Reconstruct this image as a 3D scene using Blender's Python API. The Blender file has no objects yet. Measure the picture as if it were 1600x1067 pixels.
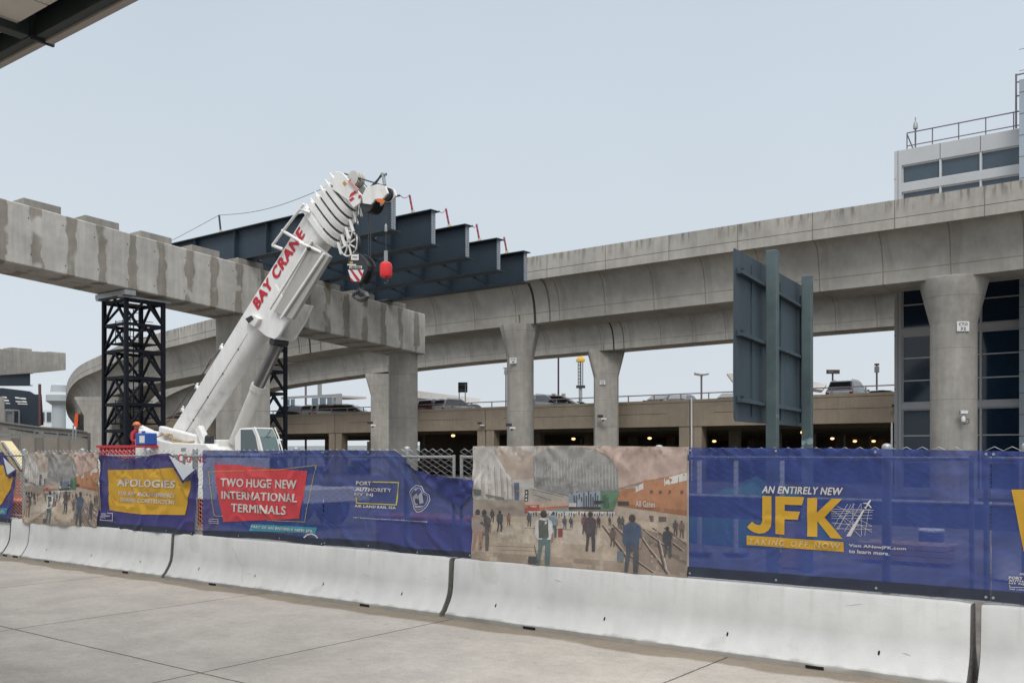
import bpy, bmesh, math, random
from mathutils import Vector, Matrix, noise
random.seed(7)
S = bpy.context.scene
COL = S.collection
# ------------------------------------------------------------------ camera
EYE = 2.1; FPX = 1480.0; SN, CS = .6046, .7966
cd = bpy.data.cameras.new('camera'); cam = bpy.data.objects.new('camera', cd); COL.objects.link(cam)
cam.location = (0, 0, EYE); cam.rotation_euler = (math.radians(90), 0, math.atan2(SN, CS))
cd.sensor_width = 36; cd.lens = FPX/1600*36; cd.shift_y = (708-533.5)/1600
cd.clip_start = .05; cd.clip_end = 3000
S.camera = cam
# ------------------------------------------------------------------ world (overcast) and sun
w = bpy.data.worlds.new('World'); S.world = w; w.use_nodes = True
nt = w.node_tree; nt.nodes.clear()
out = nt.nodes.new('ShaderNodeOutputWorld'); bg = nt.nodes.new('ShaderNodeBackground')
sky = nt.nodes.new('ShaderNodeTexSky'); sky.sky_type = 'NISHITA'; sky.sun_disc = False
SUN_EL = math.radians(52); SUN_AZ = math.radians(160)
sky.sun_elevation = SUN_EL; sky.sun_rotation = SUN_AZ; sky.dust_density = 6; sky.air_density = 2
tc = nt.nodes.new('ShaderNodeTexCoord'); sx = nt.nodes.new('ShaderNodeSeparateXYZ')
nt.links.new(tc.outputs['Generated'], sx.inputs[0])
cr = nt.nodes.new('ShaderNodeValToRGB'); nt.links.new(sx.outputs['Z'], cr.inputs[0])
els = cr.color_ramp.elements
els[0].position = 0.0; els[0].color = (.69, .745, .79, 1)
els[1].position = 1.0; els[1].color = (2.2, 2.22, 2.26, 1)
e = els.new(.12); e.color = (.635, .70, .765, 1)
e = els.new(.46); e.color = (.55, .63, .71, 1)
e = els.new(.68); e.color = (1.25, 1.30, 1.36, 1)
cn = nt.nodes.new('ShaderNodeTexNoise'); cn.inputs['Scale'].default_value = 1.6; cn.inputs['Detail'].default_value = 3
nt.links.new(tc.outputs['Generated'], cn.inputs['Vector'])
mr = nt.nodes.new('ShaderNodeMapRange'); mr.inputs[1].default_value = .3; mr.inputs[2].default_value = .7
mr.inputs[3].default_value = .955; mr.inputs[4].default_value = 1.045; nt.links.new(cn.outputs[0], mr.inputs[0])
vm = nt.nodes.new('ShaderNodeVectorMath'); vm.operation = 'SCALE'
nt.links.new(cr.outputs[0], vm.inputs[0]); nt.links.new(mr.outputs[0], vm.inputs['Scale'])
sc_ = nt.nodes.new('ShaderNodeVectorMath'); sc_.operation = 'SCALE'; sc_.inputs['Scale'].default_value = .006
nt.links.new(sky.outputs[0], sc_.inputs[0])
ad = nt.nodes.new('ShaderNodeVectorMath'); ad.operation = 'ADD'
nt.links.new(vm.outputs[0], ad.inputs[0]); nt.links.new(sc_.outputs[0], ad.inputs[1])
nt.links.new(ad.outputs[0], bg.inputs[0]); bg.inputs[1].default_value = 1.0
nt.links.new(bg.outputs[0], out.inputs[0])
sl = bpy.data.lights.new('sun', 'SUN'); sl.energy = 1.4; sl.angle = math.radians(20); sl.color = (1, .97, .93)
so = bpy.data.objects.new('sun', sl); COL.objects.link(so)
so.location = (0, 0, 60); so.rotation_euler = Vector((-.50, .62, -1.0)).to_track_quat('-Z', 'Y').to_euler()
S.view_settings.view_transform = 'Standard'; S.view_settings.look = 'None'
S.view_settings.exposure = 0.0; S.view_settings.gamma = 1
try: S.cycles.max_bounces = 6; S.cycles.transparent_max_bounces = 12
except Exception: pass

# ------------------------------------------------------------------ pixel -> world (used only to place things)
def PY(px, py, y):
    t = (px-800)/FPX; x = y*(CS*t-SN)/(CS+SN*t); Y = -SN*x+CS*y
    return Vector((x, y, EYE+(708-py)*Y/FPX))
def PX(px, py, x):
    t = (px-800)/FPX; y = x*(CS+SN*t)/(CS*t-SN); Y = -SN*x+CS*y
    return Vector((x, y, EYE+(708-py)*Y/FPX))
def PD(px, py, Y):
    X = (px-800)/FPX*Y
    return Vector((CS*X-SN*Y, SN*X+CS*Y, EYE+(708-py)*Y/FPX))
def CW(X, Y, z=0): return Vector((CS*X-SN*Y, SN*X+CS*Y, z))
# ------------------------------------------------------------------ materials
def srgb(r, g, b):
    f = lambda c: ((c/255)/12.92 if c/255 <= .04045 else (((c/255)+.055)/1.055)**2.4)
    return (f(r), f(g), f(b))
MATS = {}
def N(nt, t, **k):
    n = nt.nodes.new(t)
    for a, b in k.items(): setattr(n, a, b)
    return n
def mat(name, col, rough=.6, metal=0, var=.12, scale=3.0, streak=0, bump=0, bscale=40, alpha=1, emis=None, spec=.5, mottle=0, coat=0):
    if name in MATS: return MATS[name]
    m = bpy.data.materials.new(name); m.use_nodes = True; nt = m.node_tree
    p = nt.nodes['Principled BSDF']; o = nt.nodes['Material Output']; L = nt.links.new
    p.inputs['Roughness'].default_value = rough; p.inputs['Metallic'].default_value = metal
    p.inputs['Specular IOR Level'].default_value = spec
    if coat: p.inputs['Coat Weight'].default_value = coat
    tc = N(nt, 'ShaderNodeTexCoord')
    n1 = N(nt, 'ShaderNodeTexNoise'); n1.inputs['Scale'].default_value = scale; n1.inputs['Detail'].default_value = 8; n1.inputs['Roughness'].default_value = .65
    L(tc.outputs['Object'], n1.inputs['Vector'])
    r = N(nt, 'ShaderNodeMapRange'); r.inputs[1].default_value = .3; r.inputs[2].default_value = .7
    r.inputs[3].default_value = 1-var; r.inputs[4].default_value = 1+var; L(n1.outputs[0], r.inputs[0])
    f = r.outputs[0]
    if streak:
        mp = N(nt, 'ShaderNodeMapping'); mp.inputs['Scale'].default_value = (5, 5, .35); L(tc.outputs['Object'], mp.inputs[0])
        n2 = N(nt, 'ShaderNodeTexNoise'); n2.inputs['Scale'].default_value = 1.0; n2.inputs['Detail'].default_value = 6; L(mp.outputs[0], n2.inputs['Vector'])
        r2 = N(nt, 'ShaderNodeMapRange'); r2.inputs[1].default_value = .35; r2.inputs[2].default_value = .65
        r2.inputs[3].default_value = 1-streak; r2.inputs[4].default_value = 1+streak*.4; L(n2.outputs[0], r2.inputs[0])
        mm = N(nt, 'ShaderNodeMath', operation='MULTIPLY'); L(f, mm.inputs[0]); L(r2.outputs[0], mm.inputs[1]); f = mm.outputs[0]
    if mottle:
        n3 = N(nt, 'ShaderNodeTexNoise'); n3.inputs['Scale'].default_value = scale*.18; n3.inputs['Detail'].default_value = 4; L(tc.outputs['Object'], n3.inputs['Vector'])
        r3 = N(nt, 'ShaderNodeMapRange'); r3.inputs[1].default_value = .38; r3.inputs[2].default_value = .62
        r3.inputs[3].default_value = 1-mottle; r3.inputs[4].default_value = 1+mottle*.5; L(n3.outputs[0], r3.inputs[0])
        mm = N(nt, 'ShaderNodeMath', operation='MULTIPLY'); L(f, mm.inputs[0]); L(r3.outputs[0], mm.inputs[1]); f = mm.outputs[0]
    v = N(nt, 'ShaderNodeVectorMath', operation='SCALE'); v.inputs[0].default_value = col[:3]; L(f, v.inputs['Scale'])
    L(v.outputs[0], p.inputs['Base Color'])
    if bump:
        nb = N(nt, 'ShaderNodeTexNoise'); nb.inputs['Scale'].default_value = bscale; nb.inputs['Detail'].default_value = 6; L(tc.outputs['Object'], nb.inputs['Vector'])
        b = N(nt, 'ShaderNodeBump'); b.inputs['Strength'].default_value = bump; b.inputs['Distance'].default_value = .02
        L(nb.outputs[0], b.inputs['Height']); L(b.outputs[0], p.inputs['Normal'])
    if emis:
        p.inputs['Emission Color'].default_value = (*emis[:3], 1); p.inputs['Emission Strength'].default_value = emis[3]
    if alpha < 1:
        t = N(nt, 'ShaderNodeBsdfTransparent'); mx = N(nt, 'ShaderNodeMixShader'); mx.inputs[0].default_value = alpha
        L(t.outputs[0], mx.inputs[1]); L(p.outputs[0], mx.inputs[2]); L(mx.outputs[0], o.inputs[0])
    m['col'] = v.name; m['pname'] = p.name
    MATS[name] = m
    return m
def glass(name, col=(.02, .035, .045), rough=.04, var=.0):
    return mat(name, col, rough=rough, metal=0, var=var, spec=1.0, coat=.6)
def mask_mul(m, build):
    """multiply the base colour of m by a factor socket made by build(nt, tc) (stains, seams)"""
    nt = m.node_tree; v = nt.nodes[m['col']]; p = nt.nodes[m['pname']]
    tc = N(nt, 'ShaderNodeTexCoord'); f, c2 = build(nt, tc)
    mx = N(nt, 'ShaderNodeMix', data_type='RGBA'); nt.links.new(f, mx.inputs[0])
    src = p.inputs['Base Color'].links[0].from_socket
    nt.links.new(src, mx.inputs[6])
    sc = N(nt, 'ShaderNodeVectorMath', operation='MULTIPLY'); nt.links.new(src, sc.inputs[0]); sc.inputs[1].default_value = c2
    nt.links.new(sc.outputs[0], mx.inputs[7]); nt.links.new(mx.outputs[2], p.inputs['Base Color'])
def mth(nt, op, a, b=None, c=None):
    n = N(nt, 'ShaderNodeMath', operation=op)
    for i, q in enumerate((a, b, c)):
        if q is None: continue
        if isinstance(q, (int, float)): n.inputs[i].default_value = q
        else: nt.links.new(q, n.inputs[i])
    return n.outputs[0]
def sep(nt, s):
    n = N(nt, 'ShaderNodeSeparateXYZ'); nt.links.new(s, n.inputs[0]); return n.outputs
def nz(nt, vec, scale, detail=5):
    n = N(nt, 'ShaderNodeTexNoise'); n.inputs['Scale'].default_value = scale; n.inputs['Detail'].default_value = detail
    nt.links.new(vec, n.inputs['Vector']); return n.outputs[0]
def smooth(nt, s, a, b):
    n = N(nt, 'ShaderNodeMapRange', interpolation_type='SMOOTHSTEP'); n.inputs[1].default_value = a; n.inputs[2].default_value = b
    nt.links.new(s, n.inputs[0]); return n.outputs[0]
def line(nt, s, period, width, off=0):
    """1 near multiples of period"""
    a = mth(nt, 'ADD', s, off); a = mth(nt, 'DIVIDE', a, period); a = mth(nt, 'FRACT', a); a = mth(nt, 'SUBTRACT', a, .5)
    a = mth(nt, 'ABSOLUTE', a); return mth(nt, 'GREATER_THAN', a, .5-width/period/2)

C_CONC = (.31, .29, .26)
conc_cap = mat('cast_concrete_stained', (.46, .436, .40), .85, var=.16, scale=1.6, streak=.12, bump=.35, bscale=18, mottle=.12)
def _capstain(nt, tc):
    X, Y, Z = sep(nt, tc.outputs['Object'])
    mp = N(nt, 'ShaderNodeMapping'); mp.inputs['Scale'].default_value = (1, 1, .55); nt.links.new(tc.outputs['Object'], mp.inputs[0])
    n1 = nz(nt, mp.outputs[0], 2.6, 6)
    w_ = mth(nt, 'MULTIPLY', mth(nt, 'SUBTRACT', n1, .5), .55)
    yy = mth(nt, 'ADD', Y, w_)
    a = mth(nt, 'FRACT', mth(nt, 'DIVIDE', mth(nt, 'SUBTRACT', yy, 14.45), 1.13))
    a = mth(nt, 'ABSOLUTE', mth(nt, 'SUBTRACT', a, .5))
    k = smooth(nt, a, .17, .13)
    n2 = nz(nt, tc.outputs['Object'], .9, 2)
    k2 = smooth(nt, n2, .36, .44)
    return mth(nt, 'MULTIPLY', mth(nt, 'MULTIPLY', k, k2), .95), (.56, .535, .49)
mask_mul(conc_cap, _capstain)
conc = mat('weathered_concrete', C_CONC, .85, var=.15, scale=1.4, streak=.16, bump=.3, bscale=22, mottle=.16)
conc_col = mat('column_concrete', (.375, .352, .318), .85, var=.13, scale=2.2, streak=.10, bump=.3, bscale=22, mottle=.12)
def _lift(nt, tc):
    X, Y, Z = sep(nt, tc.outputs['Object'])
    return mth(nt, 'MULTIPLY', line(nt, Z, 2.1, .03, .4), .6), (.6, .6, .6)
mask_mul(conc_col, _lift)
conc_deck = mat('bridge_concrete', (.40, .375, .337), .85, var=.12, scale=1.6, streak=.05, bump=.2, bscale=16, mottle=.14)
def _seams(nt, tc):
    U, V, _ = sep(nt, tc.outputs['UV'])
    n1 = nz(nt, tc.outputs['Object'], .8, 4)
    a = line(nt, mth(nt, 'ADD', U, mth(nt, 'MULTIPLY', n1, .06)), 2.62, .055)
    cmb = N(nt, 'ShaderNodeCombineXYZ'); nt.links.new(mth(nt, 'MULTIPLY', U, 2.2), cmb.inputs[0]); nt.links.new(mth(nt, 'MULTIPLY', V, .35), cmb.inputs[1])
    s = nz(nt, cmb.outputs[0], 1.6, 6)
    b = mth(nt, 'MULTIPLY', smooth(nt, s, .52, .74), .12)
    h = mth(nt, 'ABSOLUTE', mth(nt, 'SUBTRACT', V, 2.0)); c = mth(nt, 'LESS_THAN', h, .022)
    wide = mth(nt, 'MULTIPLY', line(nt, mth(nt, 'ADD', U, mth(nt, 'MULTIPLY', n1, .6)), 2.62, .30), .22)
    f = mth(nt, 'MAXIMUM', mth(nt, 'MAXIMUM', mth(nt, 'MULTIPLY', a, .8), b), mth(nt, 'MAXIMUM', mth(nt, 'MULTIPLY', c, .7), wide))
    return f, (.52, .50, .47)
mask_mul(conc_deck, _seams)
conc_par = mat('parapet_concrete', (.41, .385, .348), .85, var=.12, scale=1.6, streak=.10, bump=.25, bscale=20, mottle=.12)
def _par(nt, tc):
    U, V, _ = sep(nt, tc.outputs['UV'])
    cmb = N(nt, 'ShaderNodeCombineXYZ'); nt.links.new(mth(nt, 'MULTIPLY', U, 3.2), cmb.inputs[0]); nt.links.new(mth(nt, 'MULTIPLY', V, .5), cmb.inputs[1])
    s = nz(nt, cmb.outputs[0], 1.5, 7)
    top = smooth(nt, V, .75, .0)
    b = mth(nt, 'MULTIPLY', mth(nt, 'MULTIPLY', smooth(nt, s, .47, .62), top), .8)
    a = line(nt, U, 3.3, .04, .9)
    h = mth(nt, 'LESS_THAN', mth(nt, 'ABSOLUTE', mth(nt, 'SUBTRACT', V, .76)), .017)
    return mth(nt, 'MAXIMUM', mth(nt, 'MAXIMUM', b, mth(nt, 'MULTIPLY', a, .85)), mth(nt, 'MULTIPLY', h, .85)), (.42, .41, .39)
mask_mul(conc_par, _par)
pave = mat('pavement_concrete', (.435, .398, .352), .8, var=.10, scale=9, bump=.35, bscale=120, mottle=.10)
def _pave(nt, tc):
    X, Y, Z = sep(nt, tc.outputs['Object'])
    n1 = nz(nt, tc.outputs['Object'], .55, 6)
    big = mth(nt, 'MULTIPLY', smooth(nt, n1, .50, .72), .22)
    sp = nz(nt, tc.outputs['Object'], 38, 3); spk = mth(nt, 'MULTIPLY', smooth(nt, sp, .58, .66), .7)
    sp2 = nz(nt, tc.outputs['Object'], 14, 6); spk2 = mth(nt, 'MULTIPLY', smooth(nt, sp2, .58, .72), .30)
    return mth(nt, 'MAXIMUM', big, mth(nt, 'MAXIMUM', spk, spk2)), (.70, .67, .63)
mask_mul(pave, _pave)
def _dark_patches(nt, tc):  # darker towards the near side with a ragged edge, plus small dark spots
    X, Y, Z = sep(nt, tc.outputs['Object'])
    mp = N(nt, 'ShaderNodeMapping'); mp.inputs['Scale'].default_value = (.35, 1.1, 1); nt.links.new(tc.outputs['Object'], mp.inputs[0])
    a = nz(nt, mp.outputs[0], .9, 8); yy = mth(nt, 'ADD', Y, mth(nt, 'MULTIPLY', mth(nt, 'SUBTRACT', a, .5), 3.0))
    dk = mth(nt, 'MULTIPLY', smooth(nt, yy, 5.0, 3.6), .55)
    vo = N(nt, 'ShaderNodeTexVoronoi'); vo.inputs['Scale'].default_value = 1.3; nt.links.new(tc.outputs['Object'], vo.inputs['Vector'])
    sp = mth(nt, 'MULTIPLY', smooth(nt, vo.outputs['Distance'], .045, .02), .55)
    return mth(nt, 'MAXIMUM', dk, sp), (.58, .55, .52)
mask_mul(pave, _dark_patches)
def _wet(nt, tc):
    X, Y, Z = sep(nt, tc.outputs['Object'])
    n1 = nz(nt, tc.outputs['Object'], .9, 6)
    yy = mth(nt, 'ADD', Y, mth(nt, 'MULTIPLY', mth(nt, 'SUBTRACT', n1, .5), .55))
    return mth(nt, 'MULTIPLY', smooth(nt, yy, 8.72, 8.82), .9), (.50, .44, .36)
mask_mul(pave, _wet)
def _joint(nt, tc):
    X, Y, Z = sep(nt, tc.outputs['Object'])
    n1 = nz(nt, tc.outputs['Object'], 6, 4); k = mth(nt, 'MULTIPLY', mth(nt, 'SUBTRACT', n1, .5), .02)
    a = line(nt, mth(nt, 'ADD', X, k), 3.73, .022, 2.2+3.73*.5+.07)
    b = line(nt, mth(nt, 'ADD', Y, k), 4.6, .022, -5.42+2.3+2.3)
    return mth(nt, 'MAXIMUM', a, b), (.16, .15, .14)
mask_mul(pave, _joint)
dirt = mat('site_ground', (.12, .108, .094), .9, var=.25, scale=2, bump=.6, bscale=20, mottle=.3)
white_bar = mat('barrier_concrete', (.56, .56, .545), .75, var=.07, scale=3, streak=.05, bump=.10, bscale=60, mottle=.07)
def _bar(nt, tc):
    X, Y, Z = sep(nt, tc.outputs['Object'])
    n1 = nz(nt, tc.outputs['Object'], 5, 6)
    zz = mth(nt, 'ADD', Z, mth(nt, 'MULTIPLY', mth(nt, 'SUBTRACT', n1, .5), .09))
    low = smooth(nt, zz, .075, .035)
    sc = nz(nt, tc.outputs['Object'], 2.2, 8); scuff = mth(nt, 'MULTIPLY', smooth(nt, sc, .63, .70), .28)
    cmb = N(nt, 'ShaderNodeMapping'); cmb.inputs['Scale'].default_value = (14, 1, .5); nt.links.new(tc.outputs['Object'], cmb.inputs[0])
    st = mth(nt, 'MULTIPLY', mth(nt, 'MULTIPLY', smooth(nt, nz(nt, cmb.outputs[0], 1, 5), .5, .7), smooth(nt, Z, .3, .72)), .2)
    return mth(nt, 'MAXIMUM', low, mth(nt, 'MAXIMUM', scuff, st)), (.60, .58, .54)
mask_mul(white_bar, _bar)
bar_end = mat('barrier_end_concrete', (.20, .19, .175), .9, var=.3, scale=9, bump=.8, bscale=30)
dark = mat('dark_void', (.006, .006, .007), .9, var=.1)
galv = mat('galvanised_steel', (.36, .37, .375), .45, metal=.6, var=.12, scale=8)
wire = mat('fence_wire', (.36, .37, .37), .5, metal=.2, var=.1, scale=8)
steel_g = mat('girder_paint', (.030, .048, .066), .5, var=.10, scale=1.2, mottle=.12, streak=.08, spec=.4)
steel_e = mat('girder_plate_galvanised', (.30, .33, .36), .6, var=.1, scale=3)
def _holes(nt, tc):
    X, Y, Z = sep(nt, tc.outputs['Object'])
    a = line(nt, Z, .085, .04); b = line(nt, Y, .085, .045)
    return mth(nt, 'MULTIPLY', mth(nt, 'MULTIPLY', a, b), .9), (.2, .22, .25)
mask_mul(steel_e, _holes)
tower_m = mat('tower_steel', (.008, .010, .016), .6, var=.3, scale=3, spec=.2)
crane_w = mat('crane_white', (.80, .79, .765), .38, var=.05, scale=2, mottle=.06, streak=.05, spec=.5)
crane_g = mat('crane_cream', (.56, .54, .50), .4, var=.06, scale=2, mottle=.1)
crane_d = mat('crane_dark', (.03, .03, .033), .5, var=.2)
red_t = mat('red_lettering', (.50, .012, .03), .45, var=.05)
red_p = mat('red_paint', (.50, .02, .03), .45, var=.1)
def _grime(nt, tc):
    n1 = nz(nt, tc.outputs['Object'], 1.7, 8); n2 = nz(nt, tc.outputs['Object'], 9, 5)
    return mth(nt, 'MAXIMUM', mth(nt, 'MULTIPLY', smooth(nt, n1, .56, .72), .5), mth(nt, 'MULTIPLY', smooth(nt, n2, .66, .72), .4)), (.66, .64, .60)
mask_mul(crane_w, _grime)
rope = mat('steel_rope', (.045, .047, .05), .6, var=.1)
chrome = mat('cylinder_rod', (.19, .19, .19), .25, metal=.7, var=.1)
brown = mat('garage_concrete', (.30, .245, .185), .85, var=.08, scale=1.5, streak=.07, bump=.2, bscale=30, mottle=.10)
rail_m = mat('railing_mauve', (.16, .12, .15), .5, var=.1)
sign_m = mat('sign_back_paint', (.068, .098, .122), .5, metal=.15, var=.12, scale=1.6, mottle=.2, streak=.12)
post_m = mat('sign_post_paint', (.085, .12, .125), .55, var=.15, scale=4, mottle=.2)
def _scr(nt, tc):
    n1 = nz(nt, tc.outputs['Object'], 3.2, 9)
    return mth(nt, 'MULTIPLY', smooth(nt, n1, .68, .72), .8), (3.5, 3.2, 3.2)
mask_mul(post_m, _scr)
panel_w = mat('building_panel', (.46, .47, .48), .45, var=.05, scale=.6, mottle=.06)
panel_b = mat('building_bluegrey_panel', (.32, .37, .42), .4, var=.05, scale=.6)
frame_w = mat('window_frame_metal', (.52, .53, .54), .4, metal=.1, var=.05)
win = mat('window_glass', (.008, .026, .055), .06, var=.3, scale=.5, spec=.55)
win2 = mat('upper_window_glass', (.055, .08, .105), .12, var=.05, spec=.6)
white_p = mat('white_paint', (.72, .72, .71), .5, var=.04)
blue_p = mat('blue_plastic', (.02, .09, .36), .4, var=.06)
yellow_p = mat('yellow_paint', (.55, .33, .02), .45, var=.08)
cream_p = mat('cream_paint', (.60, .50, .28), .5, var=.1, scale=4)
orange_p = mat('orange_mesh', (.62, .09, .02), .6, var=.12)
wood = mat('timber', (.32, .22, .13), .8, var=.25, scale=6)
rubber = mat('rubber', (.015, .015, .016), .8, var=.2)
tan_c = mat('tan_screen_cloth', (.33, .29, .25), .9, var=.12, scale=1.2, mottle=.15)
lamp_m = mat('warm_lamp', (.9, .6, .2), .5, var=0, emis=(1, .66, .28, 2.2))
soffit_m = mat('soffit_panel', (.50, .48, .44), .7, var=.08, scale=2)
soffit_d = mat('dark_green_steel', (.018, .026, .026), .55, var=.15)
fascia_m = mat('fascia_metal', (.30, .275, .25), .55, var=.06)
# banners
BA = .90
b_blue = mat('banner_blue_vinyl', (.032, .056, .215), .55, var=.10, scale=1.3, alpha=.81, mottle=.12, spec=.35)
b_purple = mat('banner_purple_vinyl', (.034, .030, .150), .5, var=.08, scale=1.3, alpha=.95, mottle=.10, spec=.35)
b_hem = mat('banner_dark_hem', (.020, .026, .045), .7, var=.15, alpha=.93)
b_yel = mat('print_yellow', (.56, .315, .018), .6, var=.06, alpha=BA)
b_red = mat('print_red', (.56, .045, .055), .6, var=.07, alpha=BA)
b_wht = mat('print_white', (.58, .55, .52), .6, var=.06, alpha=.92)
b_teal = mat('print_teal', (.035, .26, .34), .6, var=.08, alpha=.92)
b_bwhite = mat('banner_white_back', (.56, .60, .63), .6, var=.06)
b_gline = mat('print_yellow_green', (.48, .42, .06), .6, var=.06, alpha=.92)
def art(name, c, v=.16, sc=9):
    g_ = sum(c)/3; c = [(x*.58+g_*.18+172*.24)*.99 for x in c]
    return mat('print_'+name, srgb(*c), .8, var=v, scale=sc, alpha=.93, mottle=.14, spec=.2)
art_base = art('beige', (190, 172, 152))

# ------------------------------------------------------------------ mesh builder
class MB:
    def __init__(s): s.v = []; s.f = []; s.mi = []; s.cur = 0; s.uv = {}
    def add(s, vs, fs):
        o = len(s.v); s.v += [Vector(v) for v in vs]
        for f in fs: s.f.append([i+o for i in f]); s.mi.append(s.cur)
        return s
    def box(s, x0, x1, y0, y1, z0, z1):
        return s.add([(x0,y0,z0),(x1,y0,z0),(x1,y1,z0),(x0,y1,z0),(x0,y0,z1),(x1,y0,z1),(x1,y1,z1),(x0,y1,z1)],
                     [(0,3,2,1),(4,5,6,7),(0,1,5,4),(1,2,6,5),(2,3,7,6),(3,0,4,7)])
    def obox(s, c, X, Y, Z):
        c = Vector(c); X = Vector(X)/2; Y = Vector(Y)/2; Z = Vector(Z)/2
        vs = [c-X-Y-Z, c+X-Y-Z, c+X+Y-Z, c-X+Y-Z, c-X-Y+Z, c+X-Y+Z, c+X+Y+Z, c-X+Y+Z]
        return s.add(vs, [(0,3,2,1),(4,5,6,7),(0,1,5,4),(1,2,6,5),(2,3,7,6),(3,0,4,7)])
    def bar(s, p, q, w, h=None, up=(0, 0, 1)):
        h = h or w; p = Vector(p); q = Vector(q); d = q-p
        if d.length < 1e-6: return s
        u = Vector(up); side = d.cross(u)
        if side.length < 1e-4: side = d.cross(Vector((1, 0, 0)))
        side.normalize(); u = side.cross(d).normalized()
        return s.obox((p+q)/2, d, side*w, u*h)
    def tube(s, pts, r, n=8, caps=True):
        pts = [Vector(p) for p in pts]; R = r if isinstance(r, (list, tuple)) else [r]*len(pts)
        o = len(s.v); prev = None
        for i, p in enumerate(pts):
            d = (pts[min(i+1, len(pts)-1)]-pts[max(i-1, 0)]).normalized()
            if prev is None:
                a = Vector((0, 0, 1)) if abs(d.z) < .9 else Vector((1, 0, 0)); a = a.cross(d).normalized()
            else: a = (prev-d*prev.dot(d)).normalized()
            prev = a; b = d.cross(a)
            for k in range(n):
                t = 2*math.pi*k/n; s.v.append(p+(a*math.cos(t)+b*math.sin(t))*R[i])
        for i in range(len(pts)-1):
            for k in range(n):
                s.f.append([o+i*n+k, o+i*n+(k+1) % n, o+(i+1)*n+(k+1) % n, o+(i+1)*n+k]); s.mi.append(s.cur)
        if caps and n > 2:
            s.f.append([o+k for k in range(n)][::-1]); s.mi.append(s.cur)
            s.f.append([o+(len(pts)-1)*n+k for k in range(n)]); s.mi.append(s.cur)
        return s
    def loft(s, secs, closed=True, caps=True):
        o = len(s.v); n = len(secs[0])
        for q in secs: s.v += [Vector(p) for p in q]
        for i in range(len(secs)-1):
            for k in range(n if closed else n-1):
                s.f.append([o+i*n+k, o+i*n+(k+1) % n, o+(i+1)*n+(k+1) % n, o+(i+1)*n+k]); s.mi.append(s.cur)
        if caps and closed:
            s.f.append([o+k for k in range(n)][::-1]); s.mi.append(s.cur)
            s.f.append([o+(len(secs)-1)*n+k for k in range(n)]); s.mi.append(s.cur)
        return s
    def lathe(s, c, prof, n=32, caps=True):
        c = Vector(c)
        return s.loft([[c+Vector((r*math.cos(2*math.pi*k/n), r*math.sin(2*math.pi*k/n), z)) for k in range(n)] for r, z in prof], True, caps)
    def prism(s, pts, vec):
        vec = Vector(vec); pts = [Vector(p) for p in pts]
        return s.loft([pts, [p+vec for p in pts]], True, True)
    def build(s, name, mats, parent=None, origin=None, smooth=False, bevel=0, fix=True, label=None):
        if not isinstance(mats, (list, tuple)): mats = [mats]
        me = bpy.data.meshes.new(name)
        if parent is not None and origin is None: origin = WL.get(parent.name, Vector((0, 0, 0)))
        og = Vector(origin) if origin is not None else Vector((0, 0, 0))
        me.from_pydata([v-og for v in s.v], [], s.f)
        for m in mats: me.materials.append(m)
        for p, i in zip(me.polygons, s.mi): p.material_index = i
        if s.uv:
            ul = me.uv_layers.new(name='UVMap')
            for l in me.loops: ul.data[l.index].uv = s.uv.get(l.vertex_index, (0, 0))
        if fix:
            bm = bmesh.new(); bm.from_mesh(me); bmesh.ops.recalc_face_normals(bm, faces=bm.faces); bm.to_mesh(me); bm.free()
        if smooth:
            for p in me.polygons: p.use_smooth = True
            if smooth != 'all': me.set_sharp_from_angle(angle=math.radians(38))
        o = bpy.data.objects.new(name, me); COL.objects.link(o)
        if parent is not None: o.parent = parent
        else: o.location = og
        WL[o.name] = og
        if bevel:
            b = o.modifiers.new('bevel', 'BEVEL'); b.width = bevel; b.segments = 2; b.limit_method = 'ANGLE'; b.angle_limit = math.radians(40)
        if label: o['label'] = label
        return o
WL = {}
def tag(o, label, cat, group=None):
    o['label'] = label; o['category'] = cat
    if group: o['group'] = group
    return o
def thing(name, loc, label, cat, group=None):
    o = bpy.data.objects.new(name, None); COL.objects.link(o); o.location = loc; o.empty_display_size = .2
    WL[o.name] = Vector(loc)
    return tag(o, label, cat, group)
def struct(o): o['kind'] = 'structure'; return o
def copy_tree(o, loc=None, rz=None, label=None, parent=None, scale=None):
    c = o.copy(); COL.objects.link(c)
    if parent is not None: c.parent = parent
    if loc is not None: c.location = loc
    if rz is not None: c.rotation_euler = (0, 0, rz)
    if scale is not None: c.scale = scale
    if label: c['label'] = label
    for ch in [q for q in bpy.data.objects if q.parent == o]: copy_tree(ch, parent=c)
    return c

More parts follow.
